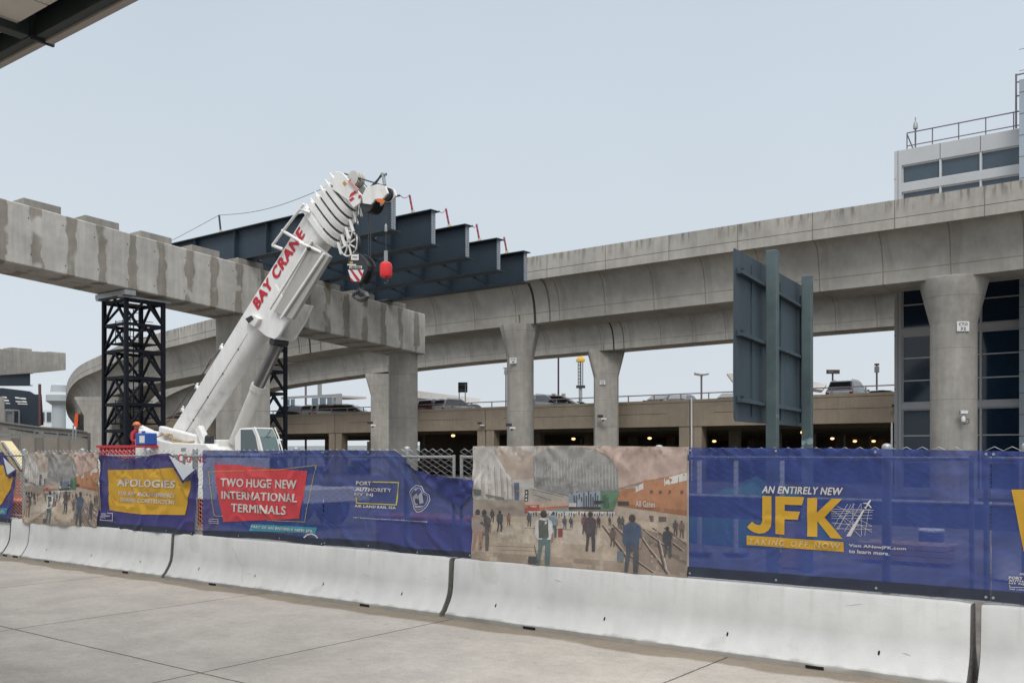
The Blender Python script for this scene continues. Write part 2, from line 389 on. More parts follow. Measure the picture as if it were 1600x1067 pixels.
# ------------------------------------------------------------------ text
TXT = {}
def text_polys(s, bold=.0, shear=0, spacing=1.0):
    key = (s, bold, shear, spacing)
    if key in TXT: return TXT[key]
    cu = bpy.data.curves.new('t', 'FONT'); cu.body = s; cu.shear = shear; cu.space_character = spacing+bold*2.2
    cu.resolution_u = 3; cu.fill_mode = 'FRONT'
    ob = bpy.data.objects.new('t', cu); COL.objects.link(ob)
    dg = bpy.context.evaluated_depsgraph_get(); me = bpy.data.meshes.new_from_object(ob.evaluated_get(dg))
    v0 = [v.co.copy() for v in me.vertices]; f0 = [list(p.vertices) for p in me.polygons]
    bpy.data.objects.remove(ob); bpy.data.curves.remove(cu); bpy.data.meshes.remove(me)
    vs = []; fs = []; b = bold
    for k, (dx, dy) in enumerate(((0, 0), (b, 0), (-b, 0), (b*.5, b*.5), (-b*.5, -b*.5)) if b > 0 else ((0, 0),)):
        o = len(vs); vs += [(v.x+dx, v.y+dy, k) for v in v0]; fs += [[i+o for i in f] for f in f0]
    x0 = min(v[0] for v in vs); x1 = max(v[0] for v in vs); y0 = min(v[1] for v in vs); y1 = max(v[1] for v in vs)
    vs = [((v[0]-x0)/(x1-x0), (v[1]-y0)/(y1-y0), v[2]*.0004) for v in vs]
    TXT[key] = (vs, fs); return TXT[key]
def text_flat(name, s, o, U, V, mats, parent, bold=.02, shear=0, spacing=1.0, label=None):
    """lettering on a flat surface: o lower-left corner, U width vector, V height vector; 3 mm proud"""
    vs, fs = text_polys(s, bold, shear, spacing); o = Vector(o); U = Vector(U); V = Vector(V)
    m = MB(); n = U.cross(V).normalized()*.004
    m.add([o+U*a+V*b+n*(1+c/.004) for a, b, c in vs], fs)
    return m.build(name, mats, parent, fix=False, label=label)

# ================================================================== SETTING
g = MB().add([(-900, 8.9, -.02), (900, 8.9, -.02), (900, 1500, -.02), (-900, 1500, -.02)], [(0, 1, 2, 3)])
g.add([(-900, -900, -.02), (900, -900, -.02), (900, 8.9, -.02), (-900, 8.9, -.02)], [(0, 1, 2, 3)])
struct(g.build('ground', dirt))
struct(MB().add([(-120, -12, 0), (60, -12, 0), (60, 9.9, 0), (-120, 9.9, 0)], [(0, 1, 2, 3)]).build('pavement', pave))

# ================================================================== BARRIERS
TOE = 9.12; ZB = .745
def barrier_prof(e=0, zt=ZB):
    return [(0+e, .0), (0, .050), (.012, .060), (.045, .085), (.125, .21), (.158, .285), (.176, .37), (.200, zt-.03), (.218, zt),
            (.382, zt), (.400, zt-.03), (.424, .37), (.442, .285), (.475, .21), (.555, .085), (.588, .060), (.6, .050), (.6-e, 0)]
def make_barrier(x0, x1, label, dy=0, rot=0, holes=True, taper=0):
    g_ = .045; L = x1-x0-2*g_
    t = thing('concrete_barrier', ((x0+x1)/2, TOE+.3+dy, 0), label, 'barrier', 'concrete barriers along the pavement')
    m = MB(); secs = []; nseg = max(6, int(L/.12)); rnd = random.Random(int(x0*10))
    for i in range(nseg+1):
        a = i/nseg; x = -L/2+L*a; ed = min(a*L, (1-a)*L); c = .018 if ed < .001 else 0
        pr = []
        for k, (y, z) in enumerate(barrier_prof()):
            yy = y-.3
            if 0 < i < nseg:
                if k in (0, 1, 2, 15, 16, 17): yy += noise.noise(Vector((x*3+x0, k, 0)))*.010
                if k == 0 or k == 17: yy -= 0
            if c: yy *= .955; z = z*.985
            pr.append((x, yy, z))
        # chipped drain slots under the toe
        secs.append(pr)
    m.loft(secs)
    t_b = m.build('barrier_body', [white_bar], t, origin=(0, 0, 0), smooth=True)
    for sgn in (-1, 1):
        x = sgn*(L/2+.004)
        MB().add([(x, (y-.3)*.94, max(.01, z*.975)) for y, z in barrier_prof()], [list(range(18))]).build('rough_end', bar_end, t, origin=(0, 0, 0))
    h = MB()
    if holes:
        n = max(1, int(L/1.3))
        for i in range(n):
            x = -L/2+L*(i+.5)/n
            c = Vector((x+rnd.uniform(-.05, .05), .1255-.3, .211+rnd.uniform(-.003, .003)))
            nn = Vector((0, -.88, .47)); u = Vector((1, 0, 0)); v = nn.cross(u)
            h = MB(); h.add([c+nn*.003+u*.011*math.cos(q*math.pi/5)+v*.026*math.sin(q*math.pi/5) for q in range(10)], [list(range(10))])
            h.build('lifting_hole', dark, t, origin=(0, 0, 0), fix=False)
    for a in (.22, .78):
        x = -L/2+L*a; MB().box(x-.09, x+.09, -.306, -.25, .003, .034).build('drain_slot', dark, t, origin=(0, 0, 0))
    # scuffs and hairline cracks on the face
    def onface(x, z):
        P_ = barrier_prof()
        for (ya, za), (yb, zb_) in zip(P_[3:9], P_[4:9]):
            if za <= z <= zb_: k = (z-za)/(zb_-za); return Vector((x, ya+(yb-ya)*k-.3-.002, z))
        return Vector((x, .2-.3, z))
    for i in range(int(L*.8)):
        x = rnd.uniform(-L/2+.2, L/2-.2); z = rnd.uniform(.12, .62); ln = rnd.uniform(.03, .16); sl = rnd.uniform(-.25, .25); hh = rnd.uniform(.002, .005)
        up = [onface(x+ln*k/5, z+sl*ln*k/5+hh*math.sin(math.pi*k/5)+.001) for k in range(6)]; dn = [onface(x+ln*k/5, z+sl*ln*k/5-hh*.4) for k in range(6)]
        MB().loft([dn, up], closed=False, caps=False).build('scuff_mark', scuff_m, t, origin=(0, 0, 0))
    if L > 6 and x0 < -10:
        z = .60; x = -L/2+1.6; pt = [(x, z)]
        for k in range(9): x += rnd.uniform(.01, .07); z -= .055; pt.append((x, z))
        MB().loft([[onface(a+w_, b) for a, b in pt] for w_ in (-.004, .004)], closed=False, caps=False).build('crack', scuff_m, t, origin=(0, 0, 0))
    t.rotation_euler = (0, 0, rot)
    return t
scuff_m = mat('scuff', (.33, .32, .30), .8, var=.3, scale=30)
make_barrier(-1.83, 4.35, 'white concrete barrier at the right edge, under the blue banner cut by the frame')
make_barrier(-8.06, -1.83, 'white concrete barrier below the large concourse picture and the yellow lettered banner')
make_barrier(-14.3, -8.06, 'white concrete barrier under the red printed banner and the half fallen blue banner')
make_barrier(-19.3, -14.3, 'white concrete barrier below the apologies banner and the narrow concourse picture')
make_barrier(-20.15, -19.3, 'shortest white concrete barrier, a stub between two dark joints at the left', dy=.03, holes=False)
make_barrier(-26.3, -20.2, 'farthest white concrete barrier, cut by the left edge of the photo', dy=.07)

# ================================================================== FENCE
FY = TOE+.33; FZ0 = ZB+.01; FZ1 = 2.10
def make_fence(x0, x1, posts, label):
    L = x1-x0; t = thing('chain_link_fence', (x0, FY, FZ0), label, 'fence', 'chain link fence panels on the barriers')
    H = FZ1-FZ0-.02
    m = MB()
    for i in range(2): m.tube([(.03+i*(L-.06), 0, .02), (.03+i*(L-.06), 0, H)], .022, 10)
    m.tube([(.03, 0, H-.03), (L-.03, 0, H-.03)], .019, 10); m.tube([(.03, 0, .06), (L-.03, 0, .06)], .014, 8)
    m.tube([(L/2, 0, .04), (L/2, 0, H)], .019, 10)
    m.build('frame', galv, t, origin=(0, 0, 0), smooth=True)
    m = MB(); wd = .072; n = int((L-.04)/wd); nz_ = int((H+.095)/(wd*.5)); r = .0042
    for i in range(n):
        xa = .03+i*wd; pts = []
        for k in range(nz_+1):
            z = .0+k*wd*.5
            x = xa + (wd if (k+i) % 2 else 0)
            if i % 1 == 0: pts.append((x, -.026, z))
        pts = [Vector(p) for p in pts]
        m.tube(pts, r, 3, caps=False)
    m.build('wire_mesh', wire, t, origin=(0, 0, 0), fix=False)
    for px_ in posts:
        p = MB(); x = px_-x0
        p.lathe((x, .07, -FZ0+.01), [(.045, 0), (.045, FZ1-.01+.055)], 16)
        p.build('post', galv, t, origin=(0, 0, 0), smooth=True)
        p = MB(); p.lathe((x, .07, FZ1-FZ0+.065), [(.048, -.03), (.048, 0), (.040, .018), (.022, .028), (.001, .031)], 16)
        p.build('post_cap', galv, t, origin=(0, 0, 0), smooth=True)
    return t
make_fence(-1.80, 4.3, (-1.45, 1.0, 3.5), 'chain link panel at the right edge behind the last blue banner')
make_fence(-8.03, -1.86, (-7.70, -5.14, -2.66), 'chain link panel behind the concourse picture and the yellow lettered blue banner')
make_fence(-14.2, -8.10, (-13.95, -11.36, -9.04), 'chain link panel left bare where the blue banner has fallen')
make_fence(-19.25, -14.35, (-15.35, -17.6), 'chain link panel behind the apologies banner')
make_fence(-26.2, -19.4, (-19.9, -23.0), 'chain link panel at the left edge with a torn banner')

# ================================================================== BANNERS
class Banner:
    def __init__(s, name, label, y, top, bot, m, amp=.012, seed=0, lean=0, lean_z=.9, hem=True, grp=True, ties=True, xdom=None):
        s.y = y; s.seed = seed; s.amp = amp; s.lean = lean; s.lean_z = lean_z; s.ties = ties
        T = [PY(p[0], p[1], y) for p in top]; B = [PY(p[0], p[1], y) for p in bot]
        s.T = [(p.x, p.z) for p in T]; s.B = [(p.x, p.z) for p in B]
        s.x0 = min(s.T[0][0], s.B[0][0]); s.x1 = max(s.T[-1][0], s.B[-1][0])
        s.t = thing(name, ((s.x0+s.x1)/2, y, 1.4), label, 'banner', 'printed banners tied to the fence' if grp else None)
        mb = MB(); nx = int((s.x1-s.x0)/.022)+2; nzv = 60
        rows = []
        for j in range(nzv+1):
            r = []
            for i in range(nx+1):
                a = i/nx; b = j/nzv
                tx, tz = s.at(s.T, a); bx, bz = s.at(s.B, a)
                x = bx+(tx-bx)*b; z = bz+(tz-bz)*b
                r.append(s.W(x, z))
            rows.append(r)
        mb.loft(rows, closed=False, caps=False)
        s.cloth = mb.build('cloth', m, s.t, smooth='all')
        if hem:
            mb = MB(); rows = []
            for j in range(4):
                r = []
                for i in range(nx+1):
                    a = i/nx; b = j/3*.075
                    tx, tz = s.at(s.T, a); bx, bz = s.at(s.B, a)
                    r.append(s.W(bx+(tx-bx)*b, bz+(tz-bz)*b, .005))
                rows.append(r)
            mb.loft(rows, closed=False, caps=False); mb.build('bottom_hem', b_hem, s.t, smooth='all')
        n = max(2, int((s.x1-s.x0)/.75))
        for i in range(n+1):
            a = min(.988, max(.012, i/n))
            for P, dz in ((s.T, -.03), (s.B, .035)):
                x, z = s.at(P, a); c = s.W(x, z+dz, .012)
                mb = MB(); mb.add([c+Vector((.013*math.cos(k*.785), 0, .013*math.sin(k*.785))) for k in range(8)], [list(range(8))])
                mb.build('grommet', galv, s.t, fix=False)
    def at(s, P, a):
        # arc parameter a in 0..1 over x range
        xs = P[0][0]+(P[-1][0]-P[0][0])*a
        for (xa, za), (xb, zb) in zip(P, P[1:]):
            if xs <= xb+1e-9: k = (xs-xa)/max(1e-6, xb-xa); return xs, za+(zb-za)*k
        return P[-1]
    def top_at(s, x):
        a = (x-s.T[0][0])/(s.T[-1][0]-s.T[0][0]); return s.at(s.T, max(0, min(1, a)))[1]
    def W(s, x, z, off=0):
        q = s.seed*13.7; A = s.amp
        off = off+.002+s.amp*.10 if off else 0; d = A*noise.noise(Vector((x*1.1+q, z*.9, 0)))*1.6 + A*.6*noise.noise(Vector((x*2.8+q, z*2.1, 3)))
        if s.ties:
            dz = max(0, s.top_at(x)-z); u = (x-s.x0)/.75; ph = abs((u % 1)-.5)*2   # 1 at ties
            d += A*1.5*math.exp(-dz/.22)*(1-ph)**1.0
            f = (u % 1)-.5
            d += A*.9*math.exp(-dz/.45)*math.sin(9*math.atan2(f*.75, dz+.05))*.6
        c = noise.noise(Vector((x*.8+z*2.0+q, z*.6-x*1.6, 7))); d += A*.9*max(0, 1-abs(c)*5)
        if s.lean: d += s.lean*max(0, (s.lean_z-z))**1.0
        return Vector((x, s.y-.022-abs(d)-off, z))
    def piece(s, name, polys, m, off=.004, cell=.045, label=None, world=False, mi=None, flat=None):
        """polys: list of (verts2d (x,z), faces); subdivided on a grid then draped on the cloth"""
        bm = bmesh.new()
        for k, (vs, fs) in enumerate(polys):
            V = [bm.verts.new((q[0], q[2] if len(q) > 2 else 0, q[1])) for q in vs]
            for f in fs:
                try:
                    ff = bm.faces.new([V[i] for i in f]); ff.material_index = mi[k] if mi else 0
                except ValueError: pass
        for ff in bm.faces: ff.normal_update()
        bmesh.ops.triangulate(bm, faces=bm.faces, ngon_method='EAR_CLIP')
        xs = [v.co.x for v in bm.verts]; zs = [v.co.z for v in bm.verts]
        if cell:
            c = math.floor(min(xs)/cell)*cell+cell
            while c < max(xs):
                bmesh.ops.bisect_plane(bm, geom=bm.verts[:]+bm.edges[:]+bm.faces[:], plane_co=(c, 0, 0), plane_no=(1, 0, 0)); c += cell
            c = math.floor(min(zs)/cell)*cell+cell
            while c < max(zs):
                bmesh.ops.bisect_plane(bm, geom=bm.verts[:]+bm.edges[:]+bm.faces[:], plane_co=(0, 0, c), plane_no=(0, 0, 1)); c += cell
        og = WL[s.t.name]
        for v in bm.verts: v.co = (Vector((v.co.x, flat, v.co.z)) if flat is not None else s.W(v.co.x, v.co.z, off+v.co.y))-og
        for f in bm.faces:
            f.normal_update()
            if f.normal.y > 0: f.normal_flip()
        me = bpy.data.meshes.new(name); bm.to_mesh(me); bm.free()
        if flat is None: s.cloth_normals(me, og)
        for q in (m if isinstance(m, (list, tuple)) else [m]): me.materials.append(q)
        o = bpy.data.objects.new(name, me); COL.objects.link(o); o.parent = s.t
        if label: o['label'] = label
        return o
    def cloth_normals(s, me, og):
        N_ = []; h = .012
        for v in me.vertices:
            x, z = v.co.x+og.x, v.co.z+og.z
            fx = (s.W(x+h, z).y-s.W(x-h, z).y)/(2*h); fz = (s.W(x, z+h).y-s.W(x, z-h).y)/(2*h)
            N_.append(Vector((fx, -1, fz)).normalized())
        for p in me.polygons: p.use_smooth = True
        me.normals_split_custom_set_from_vertices(N_)
    def poly(s, name, pts, m, off=.004, cr=None, label=None):
        return s.piece(name, [s.p2(pts, cr)], m, off, label=label)
    def p2(s, pts, cr=None):
        if cr: pts = [(cr[0]+x/cr[2], cr[1]+y/cr[2]) for x, y in pts]
        v = [PY(px, py, s.y-.03) for px, py in pts]
        return ([(p.x, p.z) for p in v], [list(range(len(v)))])
    def text(s, string, pl, pr, pt, pb, m, cr=None, off=.014, bold=.03, shear=0, spacing=1, name='lettering', label=None):
        """pl/pr: left/right pixel; pt/pb: top/bottom pixel at the left end"""
        if cr: pl, pr = cr[0]+pl/cr[2], cr[0]+pr/cr[2]; pt, pb = cr[1]+pt/cr[2], cr[1]+pb/cr[2]
        a = PY(pl, pb, s.y-.03); b = PY(pr, pb, s.y-.03); c = PY(pl, pt, s.y-.03)
        vs, fs = text_polys(string, bold, shear, spacing)
        P = [(a.x+(b.x-a.x)*u, a.z+(c.z-a.z)*v, q) for u, v, q in vs]
        return s.piece(name, [(P, fs)], m, off, cell=.04, label=label)
    def lines(s, name, segs, wpx, m, cr=None, off=.008, flat=None):
        P = []
        for x0, y0, x1, y1 in segs:
            dx, dy = x1-x0, y1-y0; l = math.hypot(dx, dy); nx, ny = -dy/l*wpx/2, dx/l*wpx/2
            P.append(s.p2([(x0+nx, y0+ny), (x1+nx, y1+ny), (x1-nx, y1-ny), (x0-nx, y0-ny)], cr))
        return s.piece(name, P, m, off, cell=.1, flat=flat)
BY = FY-.035   # cloth plane

# --- the concourse picture, drawn once in 0..1 coordinates and printed on two banners
AC = (730, 680, 4.444)
def art_shapes():
    A = []   # (colour, crop polygon)
    def p(c, *xy): A.append((c, list(xy)))
    wht = (196, 188, 180); p(wht, (45,72),(500,72),(500,372),(700,425),(720,520),(60,520))
    p((182,170,158), (60,150),(160,240),(330,320),(415,380),(415,520),(60,520))
    for x in (95, 140, 185, 228, 268, 302):
        p((208,203,196), (x,150+x*.30),(x+20,155+x*.30),(x+22,445),(x+2,440))
        p((150,142,134), (x+22,160+x*.30),(x+27,162+x*.30),(x+29,445),(x+24,443))
    p((214,206,198), (55,330),(150,200),(165,205),(70,350)); p((214,206,198), (200,100),(330,330),(318,335),(190,110))
    p((186,160,140), (215,110),(340,80),(480,130),(478,300),(330,310),(260,200))
    p((196,158,140), (700,74),(1538,74),(1538,262),(1240,320),(1060,372),(1062,240),(1000,150),(900,100))
    p((206,170,150), (1150,74),(1538,74),(1538,150),(1300,130))
    p((148,146,142), (478,150),(560,100),(720,82),(860,98),(960,135),(1035,190),(1062,250),(1062,385),(900,395),(720,418),(600,400),(480,362))
    p((130,129,126), (480,292),(620,300),(860,330),(1060,285),(1062,385),(900,395),(720,418),(600,400),(480,362))
    for k in range(26):
        x = 490+k*22; y0 = 165+abs(k-10)*3; p((170,168,164), (x,y0),(x+7,y0),(x+9,y0+150+(k*37) % 60),(x+2,y0+150))
    for k in range(40):
        x = 500+(k*97) % 540; y = 150+(k*61) % 220; p((118,117,114), (x,y),(x+4,y),(x+5,y+26),(x+1,y+26))
    p((170,158,146), (450,365),(690,425),(720,440),(720,475),(440,470)); p((120,112,104), (455,370),(690,428),(690,434),(455,378))
    p((120,112,104), (450,400),(600,450),(598,456),(450,408))
    p((182,106,58), (1060,440),(1080,372),(1165,368),(1250,312),(1365,300),(1538,252),(1538,555),(1300,520),(1060,492))
    p((156,88,48), (1060,492),(1060,470),(1538,520),(1538,560),(1300,525))
    p((206,204,196), (1168,368),(1240,330),(1240,372),(1168,402)); p((206,204,196), (1372,302),(1538,255),(1538,312),(1374,352))
    for x in (1285, 1345, 1410, 1495): p((98,60,40), (x,385),(x+20,378),(x+22,400),(x+2,408))
    for x in (1200, 1270, 1425, 1480): p((120,110,100), (x,330-(x-1200)*.15),(x+5,330-(x-1200)*.15),(x+5,375-(x-1200)*.15),(x,375-(x-1200)*.15))
    p((60,84,124), (345,330),(378,330),(377,452),(345,452)); p((190,96,54), (345,372),(378,380),(378,395),(345,392))
    p((52,50,50), (418,378),(443,378),(442,470),(418,470))
    for y in (390, 415, 440): p((200,196,190), (425,y),(436,y),(436,y+14),(425,y+14))
    p((196,160,134), (415,460),(722,455),(722,500),(415,500)); p((192,60,44), (415,485),(520,482),(522,530),(415,532))
    p((186,96,70), (520,500),(720,488),(720,520),(520,530)); p((110,150,150), (560,515),(725,508),(725,545),(560,548))
    p((196,46,44), (372,460),(390,460),(388,508),(374,508))
    p((70,104,108), (222,445),(272,440),(270,525),(222,525)); p((110,100,90), (150,405),(272,432),(272,448),(150,420)); p((84,94,84), (66,370),(118,376),(116,415),(66,412))
    p((140,158,176), (722,405),(945,388),(945,500),(722,500))
    for k in range(13): x = 728+k*16; h = 25+(k*29) % 48; p((66,70,84), (x,455-h),(x+10,455-h),(x+10,498),(x,498))
    p((70,120,80), (945,388),(1078,388),(1060,440),(1030,520),(945,515)); p((44,86,56), (960,420),(1000,410),(1010,505),(965,508))
    p((46,44,44), (900,455),(970,455),(970,480),(900,480)); p((46,44,44), (1062,458),(1138,460),(1138,487),(1062,485)); p((212,206,198), (725,470),(780,470),(780,498),(725,498))
    p((40,38,38), (722,498),(945,498),(945,515),(722,512))
    p((176,152,130), (1060,492),(1538,558),(1538,640),(1060,560)); p((92,74,64), (1280,555),(1310,558),(1310,612),(1280,610)); p((92,74,64), (1345,560),(1400,565),(1400,600),(1345,600))
    p((150,132,114), (60,445),(420,452),(420,540),(1060,548),(1060,560),(60,560)); p((208,202,194), (440,525),(1040,530),(1040,560),(440,558))
    for k in range(46):
        x = 440+(k*53) % 600; y = 528+(k*17) % 18; h = 30+(k*13) % 26
        p([(58,54,54),(86,80,80),(58,74,96),(110,70,60),(150,150,150)][k % 5], (x+2,y),(x+7,y),(x+10,y+h*.4),(x+8,y+h),(x+1,y+h),(x-1,y+h*.4))
    p((184,160,132), (60,560),(1060,560),(1538,640),(1538,985),(45,860))
    p((196,178,154), (300,600),(900,600),(1000,760),(200,740)); p((160,136,112), (60,800),(1538,905),(1538,985),(45,862))
    for a, b in ((150, 760), (260, 790), (420, 640)): p((140,118,98), (a,b),(a+330,b+12),(a+330,b+17),(a,b+5))
    p((138,114,96), (1230,640),(1538,740),(1538,975),(1330,940),(1120,860),(960,640)); p((104,86,74), (1240,700),(1538,860),(1538,900),(1235,730))
    for a, b, c, d in ((950,625,1120,850),(1020,620,1100,700),(1230,650,1420,800),(1300,640,1500,800),(1215,700,1400,960),(1380,640,1538,760),(1130,820,1300,950),(1330,720,1380,930)):
        p((66,54,50), (a,b),(a+12,b),(c+14,d),(c,d)); p((206,186,166), (a+20,b+6),(a+26,b+6),(c+30,d),(c+24,d))
    def person(cx, t, h, top, leg, hair=(48, 40, 38), sk=(150, 112, 92), bag=None):
        u = h/8.0
        p(leg, (cx-.85*u,t+3.8*u),(cx+.85*u,t+3.8*u),(cx+1.0*u,t+6*u),(cx+.9*u,t+8*u),(cx+.3*u,t+8*u),(cx+.2*u,t+5*u),(cx-.15*u,t+5*u),(cx-.5*u,t+7.9*u),(cx-1.0*u,t+7.9*u),(cx-.8*u,t+5.6*u))
        p(top, (cx-.45*u,t+1.1*u),(cx+.45*u,t+1.1*u),(cx+1.2*u,t+1.6*u),(cx+1.35*u,t+3.6*u),(cx+1.0*u,t+4.3*u),(cx-1.0*u,t+4.3*u),(cx-1.35*u,t+3.6*u),(cx-1.2*u,t+1.6*u))
        p(sk, (cx+1.05*u,t+3.3*u),(cx+1.4*u,t+3.3*u),(cx+1.3*u,t+4.7*u),(cx+1.0*u,t+4.6*u))
        p(hair, *[(cx+.48*u*math.cos(q*math.pi/4), t+.55*u+.6*u*math.sin(q*math.pi/4)) for q in range(8)])
        if bag: p(bag, (cx-.8*u,t+1.4*u),(cx+.6*u,t+1.4*u),(cx+.7*u,t+4.1*u),(cx-.75*u,t+4.1*u))
    person(195, 512, 90, (58,54,56), (50,50,54)); person(248, 522, 145, (62,58,60), (56,54,58)); person(310, 540, 85, (150,90,70), (90,70,60))
    person(452, 538, 96, (66,70,84), (60,60,66)); person(140, 515, 285, (70,64,66), (86,78,76)); person(95, 512, 285, (150,130,116), (166,116,92))
    person(620, 530, 178, (110,140,156), (66,70,76)); p((140,48,44), (652,645),(684,645),(684,705),(652,705)); person(700, 560, 90, (60,72,96), (60,72,96)); person(745, 565, 78, (60,72,96), (50,60,80))
    person(836, 545, 140, (112,66,66), (66,54,54)); person(875, 530, 275, (72,58,66), (54,52,56)); person(935, 560, 80, (66,56,56), (60,54,54))
    person(1075, 558, 85, (60,58,62), (56,54,58)); person(1098, 562, 85, (66,62,66), (56,54,58)); person(1030, 640, 130, (96,70,62), (84,62,58)); person(1010, 565, 60, (60,58,62), (56,54,58))
    person(1465, 585, 110, (74,64,66), (64,56,58)); person(1508, 590, 120, (110,84,78), (84,66,62)); person(1410, 630, 215, (58,58,64), (56,58,64))
    p((60,58,56), (450,835),(520,840),(525,890),(450,883)); p((70,66,62), (486,760),(492,760),(515,838),(508,838))
    person(556, 520, 375, (206,204,198), (66,96,98), bag=(72,76,70))
    p((90,104,112), (1062,800),(1110,806),(1108,872),(1062,866))
    person(1165, 548, 400, (48,66,96), (62,66,76))
    return A
ART = art_shapes()
def print_art(b, R):
    """R: function mapping (s,t) to (x,z); the picture as thin printed layers on the cloth"""
    X0 = PY(741, 700, b.y).x; X1 = PY(1077.5, 700, b.y).x
    x_l, zt_l, zb_l = X0, PY(741, 697, BY).z, PY(741, 873, BY).z; zt_r, zb_r = PY(1077, 698, BY).z, PY(1077, 903, BY).z
    groups = {}; order = []
    for c, pts in ART:
        if c not in groups: groups[c] = len(order); order.append(c)
    polys = []; mi = []; offs = []
    ms = [art('ink_%d_%d_%d' % c, c) for c in order]
    bm = bmesh.new()
    for k, (c, pts) in enumerate(ART):
        vs = []
        for x, y in pts:
            q = PY(AC[0]+x/AC[2], AC[1]+y/AC[2], BY)
            s_ = (q.x-X0)/(X1-X0); zt = zt_l+(zt_r-zt_l)*s_; zb = zb_l+(zb_r-zb_l)*s_
            t_ = (q.z-zb)/(zt-zb); s_ = min(.999, max(.001, s_)); t_ = min(.995, max(.005, t_)); vs.append(R(s_, t_))
        V = [bm.verts.new((x, k*.0001, z)) for x, z in vs]
        try: f = bm.faces.new(V); f.material_index = groups[c]
        except ValueError: pass
    for f in bm.faces: f.normal_update()
    bmesh.ops.triangulate(bm, faces=bm.faces, ngon_method='EAR_CLIP')
    cell = .06
    xs = [v.co.x for v in bm.verts]; zs = [v.co.z for v in bm.verts]
    for ax, lo, hi in ((0, min(xs), max(xs)), (2, min(zs), max(zs))):
        c = lo+cell
        while c < hi:
            co = [0, 0, 0]; no = [0, 0, 0]; co[ax] = c; no[ax] = 1
            bmesh.ops.bisect_plane(bm, geom=bm.verts[:]+bm.edges[:]+bm.faces[:], plane_co=co, plane_no=no); c += cell
    og = WL[b.t.name]
    for v in bm.verts: v.co = b.W(v.co.x, v.co.z, .003+v.co.y)-og
    for f in bm.faces:
        f.normal_update()
        if f.normal.y > 0: f.normal_flip()
    me = bpy.data.meshes.new('picture_print'); bm.to_mesh(me); bm.free(); b.cloth_normals(me, og)
    for m in ms: me.materials.append(m)
    o = bpy.data.objects.new('picture_print', me); COL.objects.link(o); o.parent = b.t
# --- right to left
b7 = Banner('banner', 'blue banner cut off by the right edge, with part of a yellow shape', BY, [(1550, 704), (1900, 712)], [(1550, 938), (1900, 976)], b_blue, seed=7, amp=.02)
cr = (1330, 680, 3.811)
b7.poly('yellow_print', [(958, 322), (1400, 322), (1400, 700), (1100, 700), (1028, 690)], b_yel, cr=cr)
for s_, y0, y1, x1 in (('PORT', 836, 853, 1022), ('AUTHORITY', 856, 869, 1120), ('NY NJ', 872, 885, 1030)): b7.text(s_, 941, x1, y0, y1, b_wht, cr=cr, bold=.03)
b7.text('AIR LAND RAIL SEA', 943, 1150, 908, 916, b_wht, cr=cr, bold=.02); b7.text('AN', 1003, 1030, 815, 830, b_wht, cr=cr)
b7.lines('logo_frame', [(945, 888, 945, 902), (945, 902, 1140, 908)], 3, b_wht, cr=cr)
b6 = Banner('banner', 'widest blue banner, with big yellow letters, a yellow bar and a small white airplane', BY, [(1077, 699), (1300, 700), (1549, 704)], [(1077, 899), (1549, 938)], b_blue, seed=6, amp=.018)
cr = (1070, 680, 4.268)
b6.text('AN ENTIRELY NEW', 516, 1062, 336, 384, b_wht, cr=cr, bold=.035, shear=.25)
J = [(518,403),(580,404),(580,575),(575,608),(560,632),(535,649),(500,655),(465,646),(438,630),(418,611),(450,574),(470,590),(492,598),(508,594),(516,580),(519,560)]
Fq = [(607,405),(797,411),(782,465),(668,461),(668,503),(770,508),(757,562),(668,558),(668,661),(605,656)]
K = [(818,415),(885,417),(885,515),(985,421),(1053,424),(934,546),(1057,688),(975,684),(885,570),(885,676),(820,672)]
b6.piece('big_lettering', [b6.p2(J, cr), b6.p2(Fq, cr), b6.p2(K, cr)], b_yel, .006)
b6.poly('yellow_bar', [(414, 666), (1060, 710), (1060, 776), (414, 729)], b_yel, cr=cr)
pale = mat('print_pale_yellow', (.60, .47, .24), .6, var=.05, alpha=.92)
b6.text('TAKING OFF NOW', 432, 1042, 683, 722, pale, cr=cr, bold=.02, shear=.2, spacing=1.35)
cr = (1300, 760, 8.893)
b6.text('Visit ANewJFK.com', 240, 1040, 792, 843, b_wht, cr=cr, bold=.02); b6.text('to learn more.', 240, 815, 866, 917, b_wht, cr=cr, bold=.02)
b6.lines('line_drawing', [(0,345,590,325),(0,375,575,350),(20,310,550,318),(0,405,570,398),(0,440,570,440),(0,500,560,548),(60,580,560,590),(80,270,400,420),(0,320,380,560),(110,400,400,690),(300,480,560,630),(380,450,560,545),
    (225,240,35,545),(270,245,90,600),(320,235,70,590),(410,235,185,620),(300,230,297,560),(413,230,413,680),(527,300,480,560),(490,500,457,680)], 4.5, b_wht, cr=cr)
b6.poly('airplane_trail', [(205, 686), (265, 688), (462, 325), (440, 322)], b_wht, .010, cr=cr)
b6.piece('airplane_print', [b6.p2([(545,180),(553,195),(525,240),(565,290),(552,294),(515,258),(490,285),(488,305),(474,306),(470,295),(455,292),(458,283),(480,277),(498,240),(438,232),(440,222),(505,222),(528,190)], cr)], b_wht, .011)
b5 = Banner('banner', 'large picture banner of people in an airport concourse, below the round fluted column', BY-.012, [(741, 697), (900, 696), (1078, 698)], [(741, 873), (1078, 903)], art_base, seed=5, amp=.016, hem=False)
def rect_map(b, px0, px1):
    X0, X1 = b.x0, b.x1
    def R(s_, t_):
        x = X0+(X1-X0)*s_; a = s_; zt = b.at(b.T, a)[1]; zb = b.at(b.B, a)[1]
        return (x, zb+(zt-zb)*t_)
    return R
print_art(b5, rect_map(b5, 741, 1078))
b5.text('All Gates', 1178, 1312, 452, 494, b_wht, cr=AC, bold=.01, off=.026)
